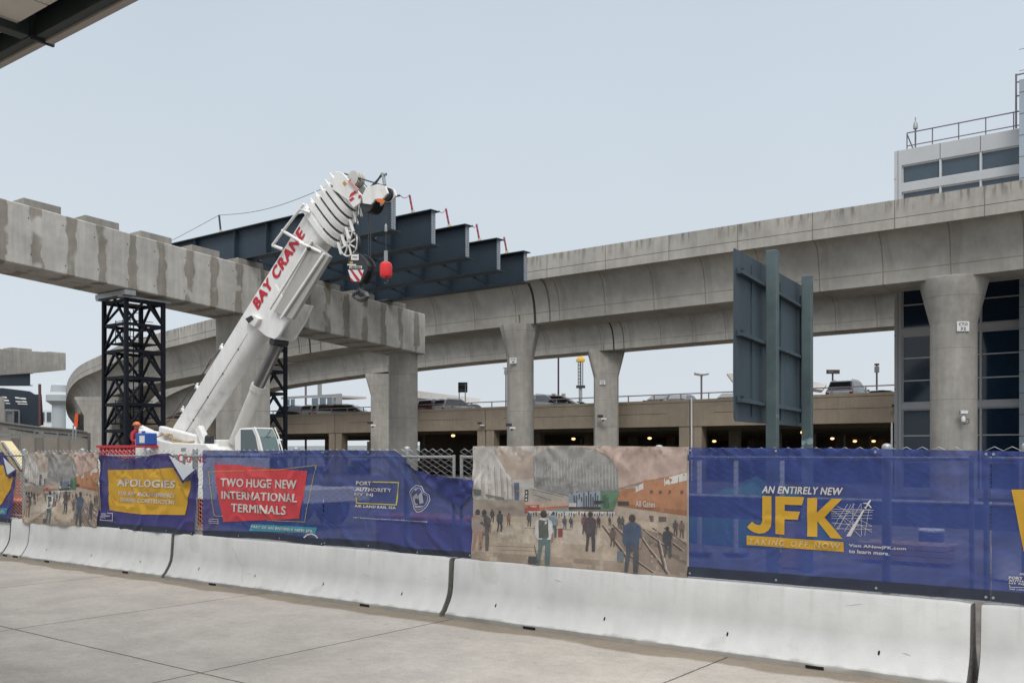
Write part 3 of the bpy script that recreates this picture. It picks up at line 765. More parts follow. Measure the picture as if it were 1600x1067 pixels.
b4 = Banner('banner', 'blue banner with its upper right corner fallen forward, white agency name and a police shield', BY, [(509, 703), (560, 703), (620, 704), (634, 716), (655, 734), (680, 742), (743, 750)], [(509, 851), (600, 857), (640, 865), (743, 871)], b_blue, seed=4, amp=.036)
cr = (500, 680, 5.335)
b4.text('PORT', 309, 440, 380, 413, b_wht, cr=cr, bold=.025); b4.text('AUTHORITY', 305, 603, 432, 462, b_wht, cr=cr, bold=.025); b4.text('NY NJ', 303, 447, 477, 505, b_wht, cr=cr, bold=.02)
b4.text('AIR LAND RAIL SEA', 299, 645, 575, 597, b_wht, cr=cr, bold=.025)
b4.text('John F. Kennedy International Airport is a facility of The Port Authority NYNJ', 290, 915, 676, 689, b_wht, cr=cr, bold=.01)
b4.lines('logo_frame', [(450, 387, 662, 392), (658, 390, 645, 580), (648, 578, 308, 563), (311, 565, 309, 518)], 9, b_gline, cr=cr)
cx, cy = 848, 525
sh = [(765,470),(790,445),(832,412),(870,425),(893,468),(930,495),(934,540),(910,590),(870,630),(830,638),(800,610),(782,560),(770,510)]
b4.lines('shield_outline', [(*sh[i], *sh[(i+1) % len(sh)]) for i in range(len(sh))], 5, b_wht, cr=cr)
in_ = [(cx+(x-cx)*.82, cy+(y-cy)*.82) for x, y in sh]
b4.lines('shield_inner_line', [(*in_[i], *in_[(i+1) % len(in_)]) for i in range(len(in_))], 2.5, b_wht, cr=cr)
b4.piece('shield_figures', [b4.p2([(790,520),(805,500),(845,480),(850,520),(838,575),(800,580)], cr), b4.p2([(852,500),(880,470),(888,560),(856,570)], cr), b4.p2([(795,585),(885,585),(860,600),(815,600)], cr), b4.p2([(812,445),(830,440),(850,446),(830,462)], cr)], mat('print_grey', (.36, .36, .38), .6, alpha=.9), .009)
b4.piece('shield_seal', [b4.p2([(830+22*math.cos(q*.628), 545+24*math.sin(q*.628)) for q in range(10)], cr)], b_blue, .011)
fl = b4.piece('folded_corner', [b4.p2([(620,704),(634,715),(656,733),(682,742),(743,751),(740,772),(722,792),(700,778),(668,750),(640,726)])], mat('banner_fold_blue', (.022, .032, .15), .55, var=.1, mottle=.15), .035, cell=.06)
b3 = Banner('banner', 'blue banner with a big crimson panel and pale capital lettering', BY, [(319, 703), (400, 704), (509, 703)], [(319, 838), (420, 841), (509, 853)], b_blue, seed=3, amp=.022)
cr = (300, 680, 5.926)
b3.poly('red_print', [(217, 263), (430, 272), (640, 300), (1082, 330), (1000, 770), (640, 785), (290, 800), (255, 600), (235, 400)], b_red, cr=cr)
b3.lines('outline_print', [(165, 335, 800, 318), (800, 318, 1160, 276), (1160, 276, 1052, 800), (1052, 800, 705, 785), (167, 335, 195, 600), (195, 600, 222, 742), (222, 742, 290, 748)], 4, b_gline, cr=cr, off=.008)
b3.text('TWO HUGE NEW', 288, 985, 395, 472, b_wht, cr=cr, bold=.035, shear=.06); b3.text('INTERNATIONAL', 283, 990, 512, 586, b_wht, cr=cr, bold=.035, shear=.06); b3.text('TERMINALS', 372, 875, 628, 706, b_wht, cr=cr, bold=.035, shear=.06)
b3.poly('teal_print', [(550, 818), (1158, 852), (1142, 906), (537, 882)], b_teal, cr=cr)
b3.text('PART OF AN ENTIRELY NEW JFK', 550, 1125, 830, 862, b_wht, cr=cr, bold=.035, shear=.15)
b3.lines('logo_frame', [(165, 772, 245, 775), (245, 775, 243, 815), (165, 808, 243, 815)], 4, b_wht, cr=cr)
b3.text('PORT AUTHORITY', 165, 240, 785, 796, b_wht, cr=cr, bold=.03)
b3.lines('curved_mark', [(1040, 945, 1070, 918), (1070, 918, 1110, 910), (1110, 910, 1145, 925), (1145, 925, 1165, 950)], 12, b_wht, cr=cr)
b2 = Banner('banner', 'purple banner with a big yellow panel and white apologies wording, its corner folded down', BY, [(159.5, 708), (180, 713), (202, 716), (225, 714), (250, 709), (268, 708), (281, 721), (292, 735), (313, 736)], [(157, 821), (185, 826), (230, 829), (262, 831), (308, 836)], b_purple, seed=2, amp=.028, lean=.10, lean_z=1.2)
cr = (0, 680, 4.445)
b2.poly('yellow_print', [(752, 240), (900, 238), (1100, 232), (1215, 222), (1262, 275), (1300, 322), (1335, 312), (1312, 440), (1290, 552), (1000, 548), (880, 535), (762, 518)], b_yel, cr=cr)
b2.text('APOLOGIES', 820, 1222, 300, 352, b_wht, cr=cr, bold=.045, shear=.08); b2.text('FOR ANY INCONVENIENCE', 830, 1222, 386, 414, b_wht, cr=cr, bold=.035, shear=.08); b2.text('DURING CONSTRUCTION', 842, 1215, 432, 458, b_wht, cr=cr, bold=.035, shear=.08)
b2.lines('logo_frame', [(748, 538, 790, 541), (790, 541, 786, 592), (786, 592, 714, 586), (714, 586, 714, 578)], 4, b_wht, cr=cr)
b2.text('PORT', 715, 745, 538, 547, b_wht, cr=cr); b2.text('AUTHORITY', 715, 778, 551, 560, b_wht, cr=cr); b2.text('NY NJ', 715, 748, 564, 573, b_wht, cr=cr)
wf = [(1195, 132), (1225, 150), (1290, 190), (1392, 242), (1345, 280), (1302, 324), (1250, 235), (1215, 170)]
b2.piece('folded_corner', [b2.p2(wf, cr)], b_bwhite, .030, cell=0, flat=BY-.115, label='white back of the folded corner')
b2.lines('fold_hem', [(1192, 128, 1215, 175), (1213, 170, 1252, 240), (1250, 235, 1303, 326), (1300, 324, 1346, 278), (1344, 282, 1393, 240)], 15, b_purple, cr=cr, flat=BY-.118)
b1 = Banner('banner', 'narrow picture banner of the airport concourse, left of the apologies banner', BY-.01, [(42, 706), (70, 706), (98, 707), (130, 706), (159, 707)], [(43, 817), (90, 818), (130, 821), (150, 830), (159, 822)], art_base, seed=1, amp=.030, lean=.08, lean_z=1.2, hem=False)
print_art(b1, rect_map(b1, 42, 159))
b0 = Banner('banner', 'torn purple and yellow banner cut by the left edge of the photo', BY, [(-140, 706), (-60, 706), (8, 706), (14, 714), (20, 732), (28, 734)], [(-140, 812), (0, 814), (20, 816)], b_purple, seed=9, amp=.02, lean=.06, lean_z=1.2)
cr = (0, 700, 8.89)
b0.poly('yellow_print', [(-600, 235), (55, 235), (95, 330), (130, 425), (188, 395), (160, 540), (80, 680), (15, 790), (-600, 760)], b_yel, cr=cr)
b0.poly('teal_print', [(-500, 815), (125, 835), (95, 918), (-500, 890)], b_teal, cr=cr)
b0.text('PART OF AN ENTIRELY NEW JFK', -480, 85, 820, 862, b_wht, cr=cr, bold=.03, shear=.1)
b0.piece('folded_corner', [b0.p2([(75, 110), (130, 165), (205, 240), (265, 300), (200, 350), (148, 365), (105, 235)], cr)], b_bwhite, .030, cell=0, flat=BY-.095, label='white back of the folded corner')
b0.lines('fold_hem', [(75, 105, 105, 240), (105, 235, 140, 390), (145, 385, 268, 300)], 22, b_purple, cr=cr, flat=BY-.098)

# ================================================================== CAMERA-SIDE CANOPY (upper left)
CE = 4.56; CZ = 6.0
t = thing('canopy_roof', (-16, CE-3, CZ), 'dark underside of a flat canopy roof jutting into the upper left corner', 'canopy')
xj = PY(81, 75, CE).x
MB().box(xj+.02, -3.0, CE-.075, CE, CZ, CZ+.32).build('fascia', fascia_m, t, bevel=.004)
MB().box(-34, xj-.02, CE-.105, CE-.035, CZ-.0, CZ+.32).build('fascia', fascia_m, t, bevel=.004)
MB().box(-34, xj-.03, CE-.20, CE-.11, CZ+.02, CZ+.40).build('edge_beam', soffit_d, t, bevel=.006)
MB().box(xj+.03, -3.0, CE-.17, CE-.08, CZ+.02, CZ+.40).build('edge_beam', soffit_d, t, bevel=.006)
MB().box(xj-.015, xj+.015, CE-.2, CE+.02, CZ-.01, CZ+.03).build('joint_stub', soffit_d, t)
for k in range(-8, 6):
    x = xj-.08+k*2.2
    if x < -4: MB().box(x-.07, x+.07, CE-5.8, CE-.21, CZ+.02, CZ+.42).build('cross_beam', soffit_d, t, bevel=.008); MB().box(x-.22, x-.09, CE-5.8, CE-.26, CZ+.10, CZ+.12).build('beam_flange', soffit_m, t)
for i in range(-34, 40):
    x0 = xj+.02+i*.55; ph = ((x0-(xj-.08)) % 2.2)
    if ph > 1.85 or x0+.54 > -3.2: continue
    for j in range(4):
        y0 = CE-.32-j*1.35; MB().box(x0+.012, x0+.538, y0-1.33, y0, CZ+.10, CZ+.13).build('soffit_panel', soffit_m, t)
MB().box(-34, -3.0, CE-6, CE-.02, CZ+.43, CZ+.55).build('roof_deck', soffit_d, t)

# ================================================================== OVERPASSES
def resample(P, step):
    # P: list of Vector (x,y,z). Catmull-Rom through the points, resampled
    out_ = []
    for i in range(len(P)-1):
        p0 = P[max(0, i-1)]; p1 = P[i]; p2 = P[i+1]; p3 = P[min(len(P)-1, i+2)]
        n = max(1, int((p2-p1).length/step))
        for k in range(n):
            t_ = k/n
            out_.append(.5*((2*p1)+(p2-p0)*t_+(2*p0-5*p1+4*p2-p3)*t_**2+(3*p1-p0-3*p2+p3)*t_**3))
    out_.append(P[-1]); return out_
def sweep(path, prof, side=1, s0=0):
    """prof: (distance inward, height). returns MB with uv = (arc length, profile length)"""
    m = MB(); secs = []; L = s0; Ls = []
    for i, p in enumerate(path):
        d = (path[min(i+1, len(path)-1)]-path[max(i-1, 0)]); d.z = 0; d.normalize()
        nrm = Vector((-d.y, d.x, 0))*side
        secs.append([p+nrm*a+Vector((0, 0, h)) for a, h in prof])
        if i: L += (p-path[i-1]).length
        Ls.append(L)
    m.loft(secs)
    pl = [0]
    for (a, b), (c, d) in zip(prof, prof[1:]): pl.append(pl[-1]+math.hypot(c-a, d-b))
    n = len(prof)
    for i in range(len(path)):
        for k in range(n): m.uv[i*n+k] = (Ls[i], pl[k])
    return m
PARH = 1.17
PPROF = [(0, 0), (0, -.74), (.022, -.76), (0, -.78), (0, -PARH), (.10, -PARH), (.36, -PARH+.01), (.36, -.9), (.30, -.05), (.27, 0)]
def box_prof(Wd, D=3.22, z0=-PARH):
    L_ = [(.06, z0+.012), (.40, z0-.06), (.62, z0-.24), (.82, z0-.55), (.97, z0-1.0), (1.05, z0-1.5), (1.09, -D+.02), (1.13, -D)]
    R_ = [(3.3, -D), (4.1, -D+.3), (Wd-.7, z0-.45), (Wd-.35, z0-.06), (Wd-.06, z0+.012)]
    return L_+R_+[(Wd-.3, -.92), (.3, -.92)]
def vpts(L): return [CW(x, y, z) for x, y, z in L]
front = vpts([(36.9,24.6,13.1),(28.2,30.3,12.85),(19.5,36,12.5),(10.05,42.15,12.28),(.62,48.3,12.05),(-5.7,52.3,11.85),(-14.1,57.8,11.35),(-21.6,63.5,10.7),(-28.4,70,10.3),(-33.6,77.5,10.15),(-39.6,86,9.75),(-46.6,99,8.9),(-56.5,121,7.7),(-64,143,6.5),(-64,165,5.2),(-52,188,3.9)])
fp = resample(front, 1.3)
WF = 8.2
t = thing('overpass', fp[0]*1.0, 'grey concrete elevated roadway sweeping from the upper right, curving down at the far left', 'overpass')
m = sweep(fp, box_prof(WF), side=-1); m.build('box_girder', conc_deck, t, smooth=True)
def px_of(p):
    X = CS*p.x+SN*p.y; Y = -SN*p.x+CS*p.y; return 800+FPX*X/Y
idx = [i for i, p in enumerate(fp)]
a_ = [p for p in fp if px_of(p) > 817 or p is fp[0]]
iA = max(i for i, p in enumerate(fp) if px_of(p) > 812 and i < 60)
iB = min(i for i, p in enumerate(fp) if px_of(p) < 470)
sweep(fp[:iA+1], PPROF, side=-1).build('parapet', conc_par, t, smooth=True)
sweep(fp[iB:], PPROF, side=-1).build('parapet', conc_par, t, smooth=True)
off = []
for i, p in enumerate(fp):
    d = (fp[min(i+1, len(fp)-1)]-fp[max(i-1, 0)]); d.z = 0; d.normalize(); off.append(p-Vector((-d.y, d.x, 0))*WF)
sweep(off, PPROF, side=1).build('parapet', conc_par, t, smooth=True)
def xjoint(path, px, root, Wd):
    i = min(range(2, len(path)-2), key=lambda k: abs(px_of(path[k])-px) if (-SN*path[k].x+CS*path[k].y) > 5 else 1e9)
    p = path[i]; d = path[i+1]-path[i-1]; d.z = 0; d.normalize(); nrm = Vector((d.y, -d.x, 0)); pr = box_prof(Wd)[:8]
    rows = [[p+d*sg*.07+nrm*(a-.008)+Vector((0, 0, h-.006)) for a, h in pr] for sg in (-1, 1)]
    MB().loft(rows, closed=False, caps=False).build('expansion_joint', mat('joint_grime', (.05, .046, .04), .9, var=.3), root)
    for o_, wd_ in ((-.9, .10), (.95, .10)):
        rows = [[p+d*(o_+sg*wd_*.5)+nrm*(a-.004)+Vector((0, 0, h-.003)) for a, h in pr] for sg in (-1, 1)]
        MB().loft(rows, closed=False, caps=False).build('drip_stain', mat('stain_grime', (.17, .155, .135), .9, var=.3), root)
def column(t, X, Y, ztop, r, rt, hfl, kind='round', plate=None, axis=None, nm='column', mt=None):
    c = CW(X, Y, 0); m = MB()
    mt = mt or conc_col
    if kind == 'round':
        m.lathe(c, [(r, 0), (r, ztop-hfl), (r*1.005, ztop-hfl+.02)]+[(r+(rt-r)*(k/6)**1.0, ztop-hfl+.03+(hfl-.13)*k/6) for k in range(1, 7)]+[(rt, ztop-.03), (rt-.04, ztop)], 48)
        o = m.build(nm, mt, t, smooth=True)
    elif kind == 'fluted':
        n = 40; secs = []
        for rr, z, fl in ((r, 0, 0), (r, ztop-hfl, 0), (r*1.02, ztop-hfl+.05, .02), ((r+rt)/2, ztop-hfl*.5, .07), (rt, ztop-.12, .09), (rt, ztop, .09)):
            secs.append([c+Vector(((rr*(1-fl*(abs(math.sin(k/n*math.pi*10))**.7)))*math.cos(2*math.pi*k/n), (rr*(1-fl*(abs(math.sin(k/n*math.pi*10))**.7)))*math.sin(2*math.pi*k/n), z)) for k in range(n)])
        m.loft(secs); o = m.build(nm, mt, t, smooth=True)
    else:
        # rectangular with chamfers and a trapezoid head
        ax = axis; ay = Vector((-ax.y, ax.x, 0)); ch = .12
        def sec(a, b, z): return [c+ax*x+ay*y+Vector((0, 0, z)) for x, y in ((-a+ch,-b),(a-ch,-b),(a,-b+ch),(a,b-ch),(a-ch,b),(-a+ch,b),(-a,b-ch),(-a,-b+ch))]
        m.loft([sec(r, r*.8, 0), sec(r, r*.8, ztop-hfl), sec(rt, r*.85, ztop-.2), sec(rt, r*.85, ztop)])
        o = m.build(nm, mt, t)
    return o
VIEW = Vector((SN, -CS, 0))   # from scene towards the camera
def colplate(o, X, Y, z, r, l1, l2, dx=0, wd=.36, lab=None):
    c = CW(X+dx, Y, z); rt_ = Vector((CS, SN, 0)); f = c+VIEW*(r+.035)
    rr = math.radians(8)
    U = rt_*wd; V = Vector((0, 0, wd*.80))
    p = MB().obox(f, U, VIEW*.02, V).build('number_plate', white_p, o)
    p.parent = o
    g_ = mat('plate_ink', (.03, .03, .035), .6)
    text_flat('plate_lettering', l1, f+VIEW*.012-U*.36+V*.06, U*.72, V*.30, g_, o, bold=.03)
    text_flat('plate_lettering', l2, f+VIEW*.012-U*.22-V*.38, U*.44, V*.30, g_, o, bold=.03)
cA = column(t, 18.32, 39.3, 9.3, .90, 1.34, 1.9)
colplate(cA, 18.32, 39.3, 2.1+195*39/1480, .90, 'CTO', '32', dx=-.05, wd=.50)
cB = column(t, .44, 50.2, 8.86, .71, 1.08, 1.75, 'fluted')
colplate(cB, .44, 50.2, 2.1+143*50/1480, .71, 'CTO', '48', dx=-.38, wd=.36)
cE = column(t, -34.2, 79.0, 6.75, 1.15, 1.9, 1.6, 'rect', axis=Vector((CS, SN, 0)))
column(t, -56, 135, 3.2, 1.1, 1.6, 1.0, 'rect', axis=Vector((CS, SN, 0)))
column(t, 33, 30.8, 9.6, .9, 1.34, 1.9)
# bearings and soffit hatches
for (X, Y) in ((2.3, 49.9),):
    pass
for q_ in (808, 455): xjoint(fp, q_, t, WF)
# rear overpass
def rz(py, Y): return EYE+(708-py)*Y/FPX
K = 1.15
rear_l = []
for px_, Y, zz in ((2100, 41*K, None), (1800, 49*K, None), (1600, 47.5*K, 496), (1397, 52.5*K, 512), (1147, 58*K, 532), (948, 63.5*K, 549), (664, 73*K, 575), (440, 83*K, 604)):
    if zz is None: continue
    rear_l.append(((px_-800)/FPX*Y, Y, rz(zz, Y)+3.45))
d0 = Vector(rear_l[0])-Vector(rear_l[1]); rear_l.insert(0, tuple(Vector(rear_l[0])+d0*2.2))
for px_, Y, top in ((330, 102, 577), (292, 108, 589), (256, 116, 607), (222, 128, 629), (196, 146, 650), (188, 165, 668)):
    rear_l.append(((px_-800)/FPX*Y, Y, rz(top, Y)))
rp = resample(vpts(rear_l), 1.4)
t2 = thing('overpass', rp[0]*1.0, 'second concrete roadway behind the first, dropping away between the black tower and the crane', 'overpass')
sweep(rp, box_prof(9.5), side=-1).build('box_girder', conc_deck, t2, smooth=True)
sweep(rp, PPROF, side=-1).build('parapet', conc_par, t2, smooth=True)
cC = column(t2, (947-800)/FPX*75.5, 75.5, rz(546, 73)+.22, .93, 1.42, 2.15, 'rect', axis=Vector((CS, SN, 0)))
colplate(cC, (940-800)/FPX*75.5, 75.5, rz(598, 75), .78, 'CTO', '32', wd=.44)
cD = column(t2, (606-800)/FPX*89, 89, rz(585, 86)+.22, 1.45, 1.95, 2.0, 'rect', axis=Vector((CS, SN, 0)))
for q_ in (940, 600, 1380): xjoint(rp, q_, t2, 9.5)
# pipe slung between the decks
p0 = PD(380, 575, 66); 
pipe = MB(); pp = [PD(x, y, 61.5) for x, y in ((420, 574), (470, 562), (555, 545), (590, 541))]
pipe.tube(pp, .085, 8); o = pipe.build('pipe', white_p, t, smooth=True)

# ================================================================== PIER WITH STAINED CAP (left)
XC = -31.0
t = thing('bridge_pier', (XC-1, 33, 0), 'long stained concrete cap beam on two columns, coming in from the left edge', 'bridge pier')
yA = 9.0; yB = PX(664, 520, XC).y
zt = lambda y: 10.12-(y-14.08)*.0680
def capz(px, py): return PX(px, py, XC)
pa, pb_ = PX(0, 309, XC), PX(664, 491, XC); sl_ = (pb_.z-pa.z)/(pb_.y-pa.y); zt = lambda y: pa.z+sl_*(y-pa.y)
qa, qb = PX(0, 407, XC), PX(664, 554, XC); sb_ = (qb.z-qa.z)/(qb.y-qa.y); zb = lambda y: qa.z+sb_*(y-qa.y)
m = MB(); secs = []
for i in range(40):
    y = yA+(yB-yA)*i/39; a, b = zt(y), zb(y)
    secs.append([(XC, y, b+.04), (XC, y, a-.03), (XC-.03, y, a), (XC-1.97, y, a), (XC-2, y, a-.03), (XC-2, y, b+.04), (XC-1.96, y, b), (XC-.04, y, b)])
m.loft(secs); m.build('cap_beam', conc_cap, t)
for k in range(-3, 9):
    y = 15.46+2.07*k-.02
    if y+.6 > yB: continue
    a, b = zt(y-.62), zt(y+.62)
    h = .27
    MB().loft([[(XC-.05, y-.62, a-.02), (XC-.05, y-.62, a+h-.04), (XC-1.8, y-.62, a+h-.04), (XC-1.8, y-.62, a-.02)],
               [(XC-.05, y+.62, b-.02), (XC-.05, y+.62, b+h-.01), (XC-1.8, y+.62, b+h-.01), (XC-1.8, y+.62, b-.02)]]).build('bearing_pedestal', conc, t, bevel=.015)
# tie holes
for k in range(17):
    y = 15.0+1.13*k; rnd = random.Random(k)
    for zf in (.18, .80):
        z = zb(y)+(zt(y)-zb(y))*(zf+rnd.uniform(-.04, .04)); yy = y+rnd.uniform(-.08, .08)
        if yy > yB-.3: continue
        MB().add([(XC+.004, yy+.022*math.cos(q*.785), z+.022*math.sin(q*.785)) for q in range(8)], [list(range(8))]).build('tie_hole', dark, t, fix=False)
pc = PX(630, 600, XC-1.0); MB().lathe((XC-1.0, pc.y, 0), [(.70, 0), (.70, zb(pc.y)+.1)], 40).build('column', conc_col, t, smooth=True)
pc = PX(380, 600, XC-1.0); m = MB(); R_ = .80
m.loft([[Vector((XC-1.0+x, pc.y+y, z)) for x, y in ((-R_+.1,-R_),(R_-.1,-R_),(R_,-R_+.1),(R_,R_-.1),(R_-.1,R_),(-R_+.1,R_),(-R_,R_-.1),(-R_,-R_+.1))] for z in (0, zb(pc.y)+.1)])
m.build('column', conc_col, t)

# ================================================================== STEEL GIRDERS
GE = -23.2; GD = 1.29
gy = [23.76, 25.83, 27.76, 29.7, 31.5]; gz = [11.1, 10.96, 10.8, 10.62, 10.42]
glab = ['nearest and highest blue-grey steel girder, behind the crane boom head', 'second blue-grey steel girder end stepping down from the boom head', 'middle blue-grey steel girder of the five stepped ends', 'fourth blue-grey steel girder, between the middle one and the lowest one', 'lowest and farthest blue-grey steel girder, its end against the overpass parapet']
for k, (y, z) in enumerate(zip(gy, gz)):
    t = thing('steel_girder', (GE, y, z-GD), glab[k], 'girder', 'steel girders lying across the pier')
    x0, x1 = -41.0, GE+.0
    MB().box(x0, x1-.03, y-.012, y+.012, z-GD+.035, z-.035).build('web', steel_g, t)
    MB().box(x0, x1+.08, y-.24, y+.24, z-.035, z).build('top_flange', steel_g, t)
    MB().box(x0, x1+.10, y-.26, y+.26, z-GD, z-GD+.035).build('bottom_flange', steel_g, t)
    MB().box(x1-.03, x1, y-.10, y+.10, z-GD+.037, z-.037).build('end_plate', steel_e, t)
    MB().box(x1-.55, x1-.031, y-.020, y-.0125, z-GD+.12, z-.12).build('splice_plate', steel_g, t)
    for xs in (-37.4, -34.6, -31.9, -29.9, -27.2, -25.2):
        MB().box(xs-.011, xs+.011, y-.20, y-.013, z-GD+.037, z-.037).build('stiffener', steel_g, t)
    if k < 4:
        y2, z2 = gy[k+1], gz[k+1]
        for xs in (-37.4, -34.6, -31.9, -29.9, -27.2, -25.2):
            b = MB(); zl, zl2 = z-GD+.22, z2-GD+.22; zu, zu2 = z-.25, z2-.25
            b.bar((xs, y+.03, zl), (xs, y2-.22, zl2), .07); b.build('cross_frame', steel_g, t)
            b = MB(); ym = (y+y2)/2
            b.bar((xs+.03, y+.1, zu), (xs+.03, ym, (zl+zl2)/2), .06); b.bar((xs+.03, ym, (zl+zl2)/2), (xs+.03, y2-.25, zu2), .06); b.build('cross_frame', steel_g, t)
            MB().box(xs-.02, xs+.02, y+.013, y+.20, z-GD+.1, z-GD+.42).build('bolted_bracket', steel_e, t)
# fall-protection posts on the flanges
sp_m = [mat('post_redwhite', (.40, .04, .05), .5, var=.2, scale=18), mat('post_purple', (.035, .03, .10), .5)]
def _rw(nt, tc):
    X, Y, Z = sep(nt, tc.outputs['Object']); return mth(nt, 'GREATER_THAN', mth(nt, 'FRACT', mth(nt, 'MULTIPLY', Z, 4.1)), .72), (.25, .5, 3.0)
mask_mul(sp_m[0], _rw)
def stanchion(px, pyb, pyt, k, lab, m, dx):
    y = gy[k]; b = PY(px, pyb, y); z0 = gz[k]; H = (pyb-pyt)/FPX*(-SN*b.x+CS*y)
    t = thing('lifeline_post', (b.x, y, z0), lab, 'post', 'lifeline posts clamped on the girders')
    d = Vector((dx*H, 0, H))
    MB().bar((b.x, y, z0+.08), Vector((b.x, y, z0))+d, .055, .055, up=(0, 1, 0)).build('mast', m, t)
    MB().box(b.x-.10, b.x+.12, y-.10, y+.10, z0+.004, z0+.05).build('clamp', cream_p, t, bevel=.006)
    MB().box(b.x-.05, b.x+.05, y-.05, y+.05, z0+.05, z0+.16).build('socket', cream_p, t, bevel=.006)
    top = Vector((b.x, y, z0))+d
    return t, top
st = []
for px_, pyb, pyt, k, lab, m_, dx in ((645, 332, 300, 1, 'leaning red and white post on the second girder, first right of the boom head', sp_m[0], -.22),
        (702, 354, 322, 2, 'leaning red and white post on the middle girder', sp_m[0], -.22),
        (749, 375, 346, 3, 'leaning red and white post on the fourth girder', sp_m[0], -.20),
        (792, 394, 366, 4, 'leaning red and white post on the lowest girder, closest to the parapet', sp_m[0], -.2),
        (345, 361, 331, 0, 'thin dark purple post alone on the nearest girder, left of the boom', sp_m[1], -.15)):
    t, top = stanchion(px_, pyb, pyt, k, lab, m_, dx); st.append(top)
    if k: 
        e_ = Vector((GE+.08, gy[k-1]+.2, gz[k-1]+.02)); q = MB(); pts = [top.lerp(e_, a)+Vector((0, 0, -.12*math.sin(math.pi*a))) for a in (0, .2, .4, .6, .8, 1)]
        q.tube(pts, .013, 5); q.build('strap', sp_m[0], t)
q = MB(); A_ = Vector((-44.5, 23.0, 10.1)); B_ = st[4]; C_ = PY(520, 288, 20.6)
pts = [A_.lerp(B_, a/10)+Vector((0, 0, -.5*math.sin(math.pi*a/10)*.5)) for a in range(10)]+[B_.lerp(C_, a/12)+Vector((0, 0, -.25*math.sin(math.pi*a/12))) for a in range(13)]
o = q.tube(pts, .012, 4).build('lifeline_rope', mat('thin_rope', (.22, .21, .20), .8), origin=A_)
tag(o, 'thin sagging rope from the pier cap over the purple post to the crane boom', 'rope')

# ================================================================== SHORING TOWERS
def tower(cpx, zt_, y=None, lab='', seed=0):
    c = PX(cpx, 600, XC-1.0); a = .73; x0, x1 = c.x-a, c.x+a; y0, y1 = c.y-a, c.y+a
    t = thing('shoring_tower', (c.x, c.y, 0), lab, 'shoring tower', 'black steel towers under the pier cap')
    lw = .135
    for x in (x0, x1):
        for y_ in (y0, y1): MB().box(x-lw/2, x+lw/2, y_-lw/2, y_+lw/2, 0, zt_).build('leg', tower_m, t, bevel=.01)
    n = 8; h = zt_/n
    faces = [((x0, y0), (x1, y0)), ((x1, y0), (x1, y1)), ((x1, y1), (x0, y1)), ((x0, y1), (x0, y0))]
    for i in range(n+1):
        z = min(zt_-.07, i*h+.05)
        for (ax, ay), (bx, by) in faces:
            MB().bar((ax, ay, z), (bx, by, z), .07, .11).build('horizontal_brace', tower_m, t)
    for i in range(n):
        z = i*h+.05
        for j, ((ax, ay), (bx, by)) in enumerate(faces):
            mx, my = (ax+bx)/2, (ay+by)/2
            # K bracing: from the feet of the tier to the middle of the upper beam
            MB().bar((ax, ay, z+.05), (mx, my, z+h-.04), .075).build('diagonal_brace', tower_m, t)
            MB().bar((bx, by, z+.05), (mx, my, z+h-.04), .075).build('diagonal_brace', tower_m, t)
    for z in (zt_*.42, zt_*.80):
        r = MB()
        for q in range(3): r.bar((x0+.25, y0+.3, z+.3*q+.2), (x1-.25, y0+.3, z+.3*q+.2), .022); r.bar((x1-.25, y0+.3, z+.3*q+.2), (x1-.25, y1-.25, z+.3*q+.2), .022)
        for xx in (x0+.25, c.x, x1-.25): r.bar((xx, y0+.3, z), (xx, y0+.3, z+.85), .022)
        r.build('guard_rail', tower_m, t)
        MB().box(x0+.15, x1-.15, y0+.15, y1-.15, z-.05, z).build('platform', tower_m, t)
    l = MB()
    for q in (-.16, .16): l.bar((c.x+.25, c.y+q, .1), (c.x+.25, c.y+q, zt_-.3), .03)
    for q in range(int(zt_/.3)): l.bar((c.x+.25, c.y-.16, .3+q*.3), (c.x+.25, c.y+.16, .3+q*.3), .02)
    l.build('ladder', tower_m, t)
    return t, c
tw, c = tower(209, 7.62, lab='black lattice steel tower standing left of the crane')
m = MB()
for s_ in (-1, 1): m.box(c.x+s_*.73-.09, c.x+s_*.73+.09, c.y-1.0, c.y+1.0, 7.62, 7.68); 
m.box(c.x-.95, c.x+1.05, c.y-.95, c.y-.55, 7.69, 7.86)
m.build('top_beam', galv, tw)
tw, c = tower(406, zb(24.9)-.25, lab='black lattice steel tower half hidden behind the crane boom')
# ================================================================== MOBILE CRANE
YB = 17.2; HW = .29; YM = YB+HW
t = thing('mobile_crane', (-25.5, YM, 0), 'white telescopic mobile crane with its boom raised to the right, red lettering on it', 'mobile crane')
P0 = PY(268, 668, YB); P1 = PY(476, 336, YB)
AX = (P1-P0).normalized(); HU = Vector((-AX.z, 0, AX.x))
def BP(s, h, w=0): return P0+AX*s+HU*h+Vector((0, HW+w, 0))
def bpx(px, py):
    q = PY(px, py, YB)-P0; return q.dot(AX), q.dot(HU)
def bsec(s, ht, hb, hw, n=7):
    """boom section: flat top, upright upper sides, rounded belly; ht top, hb bottom (both relative to the reference line)"""
    mid = ht-(ht-hb)*.50; P = [(-hw, mid), (-hw, ht-.06), (-hw+.06, ht), (hw-.06, ht), (hw, ht-.06), (hw, mid)]
    rr = mid-hb
    for k in range(1, n): 
        a = math.pi*k/n; P.append((hw*math.cos(a)**1 if abs(math.cos(a)) > 1 else hw*math.copysign(abs(math.cos(a))**.75, math.cos(a)), mid-rr*math.sin(a)**.8))
    return [BP(s, h, w_) for w_, h in P]
HB = -.88
m = MB(); m.loft([bsec(-1.5, -.12, HB, HW), bsec(-.8, 0, HB, HW), bsec(8.75, .02, -1.06, HW+.03)])
m.build('boom_base_section', crane_w, t, smooth=True)
secs_m = mat('crane_section_shade', (.62, .61, .59), .4, var=.06, scale=3)
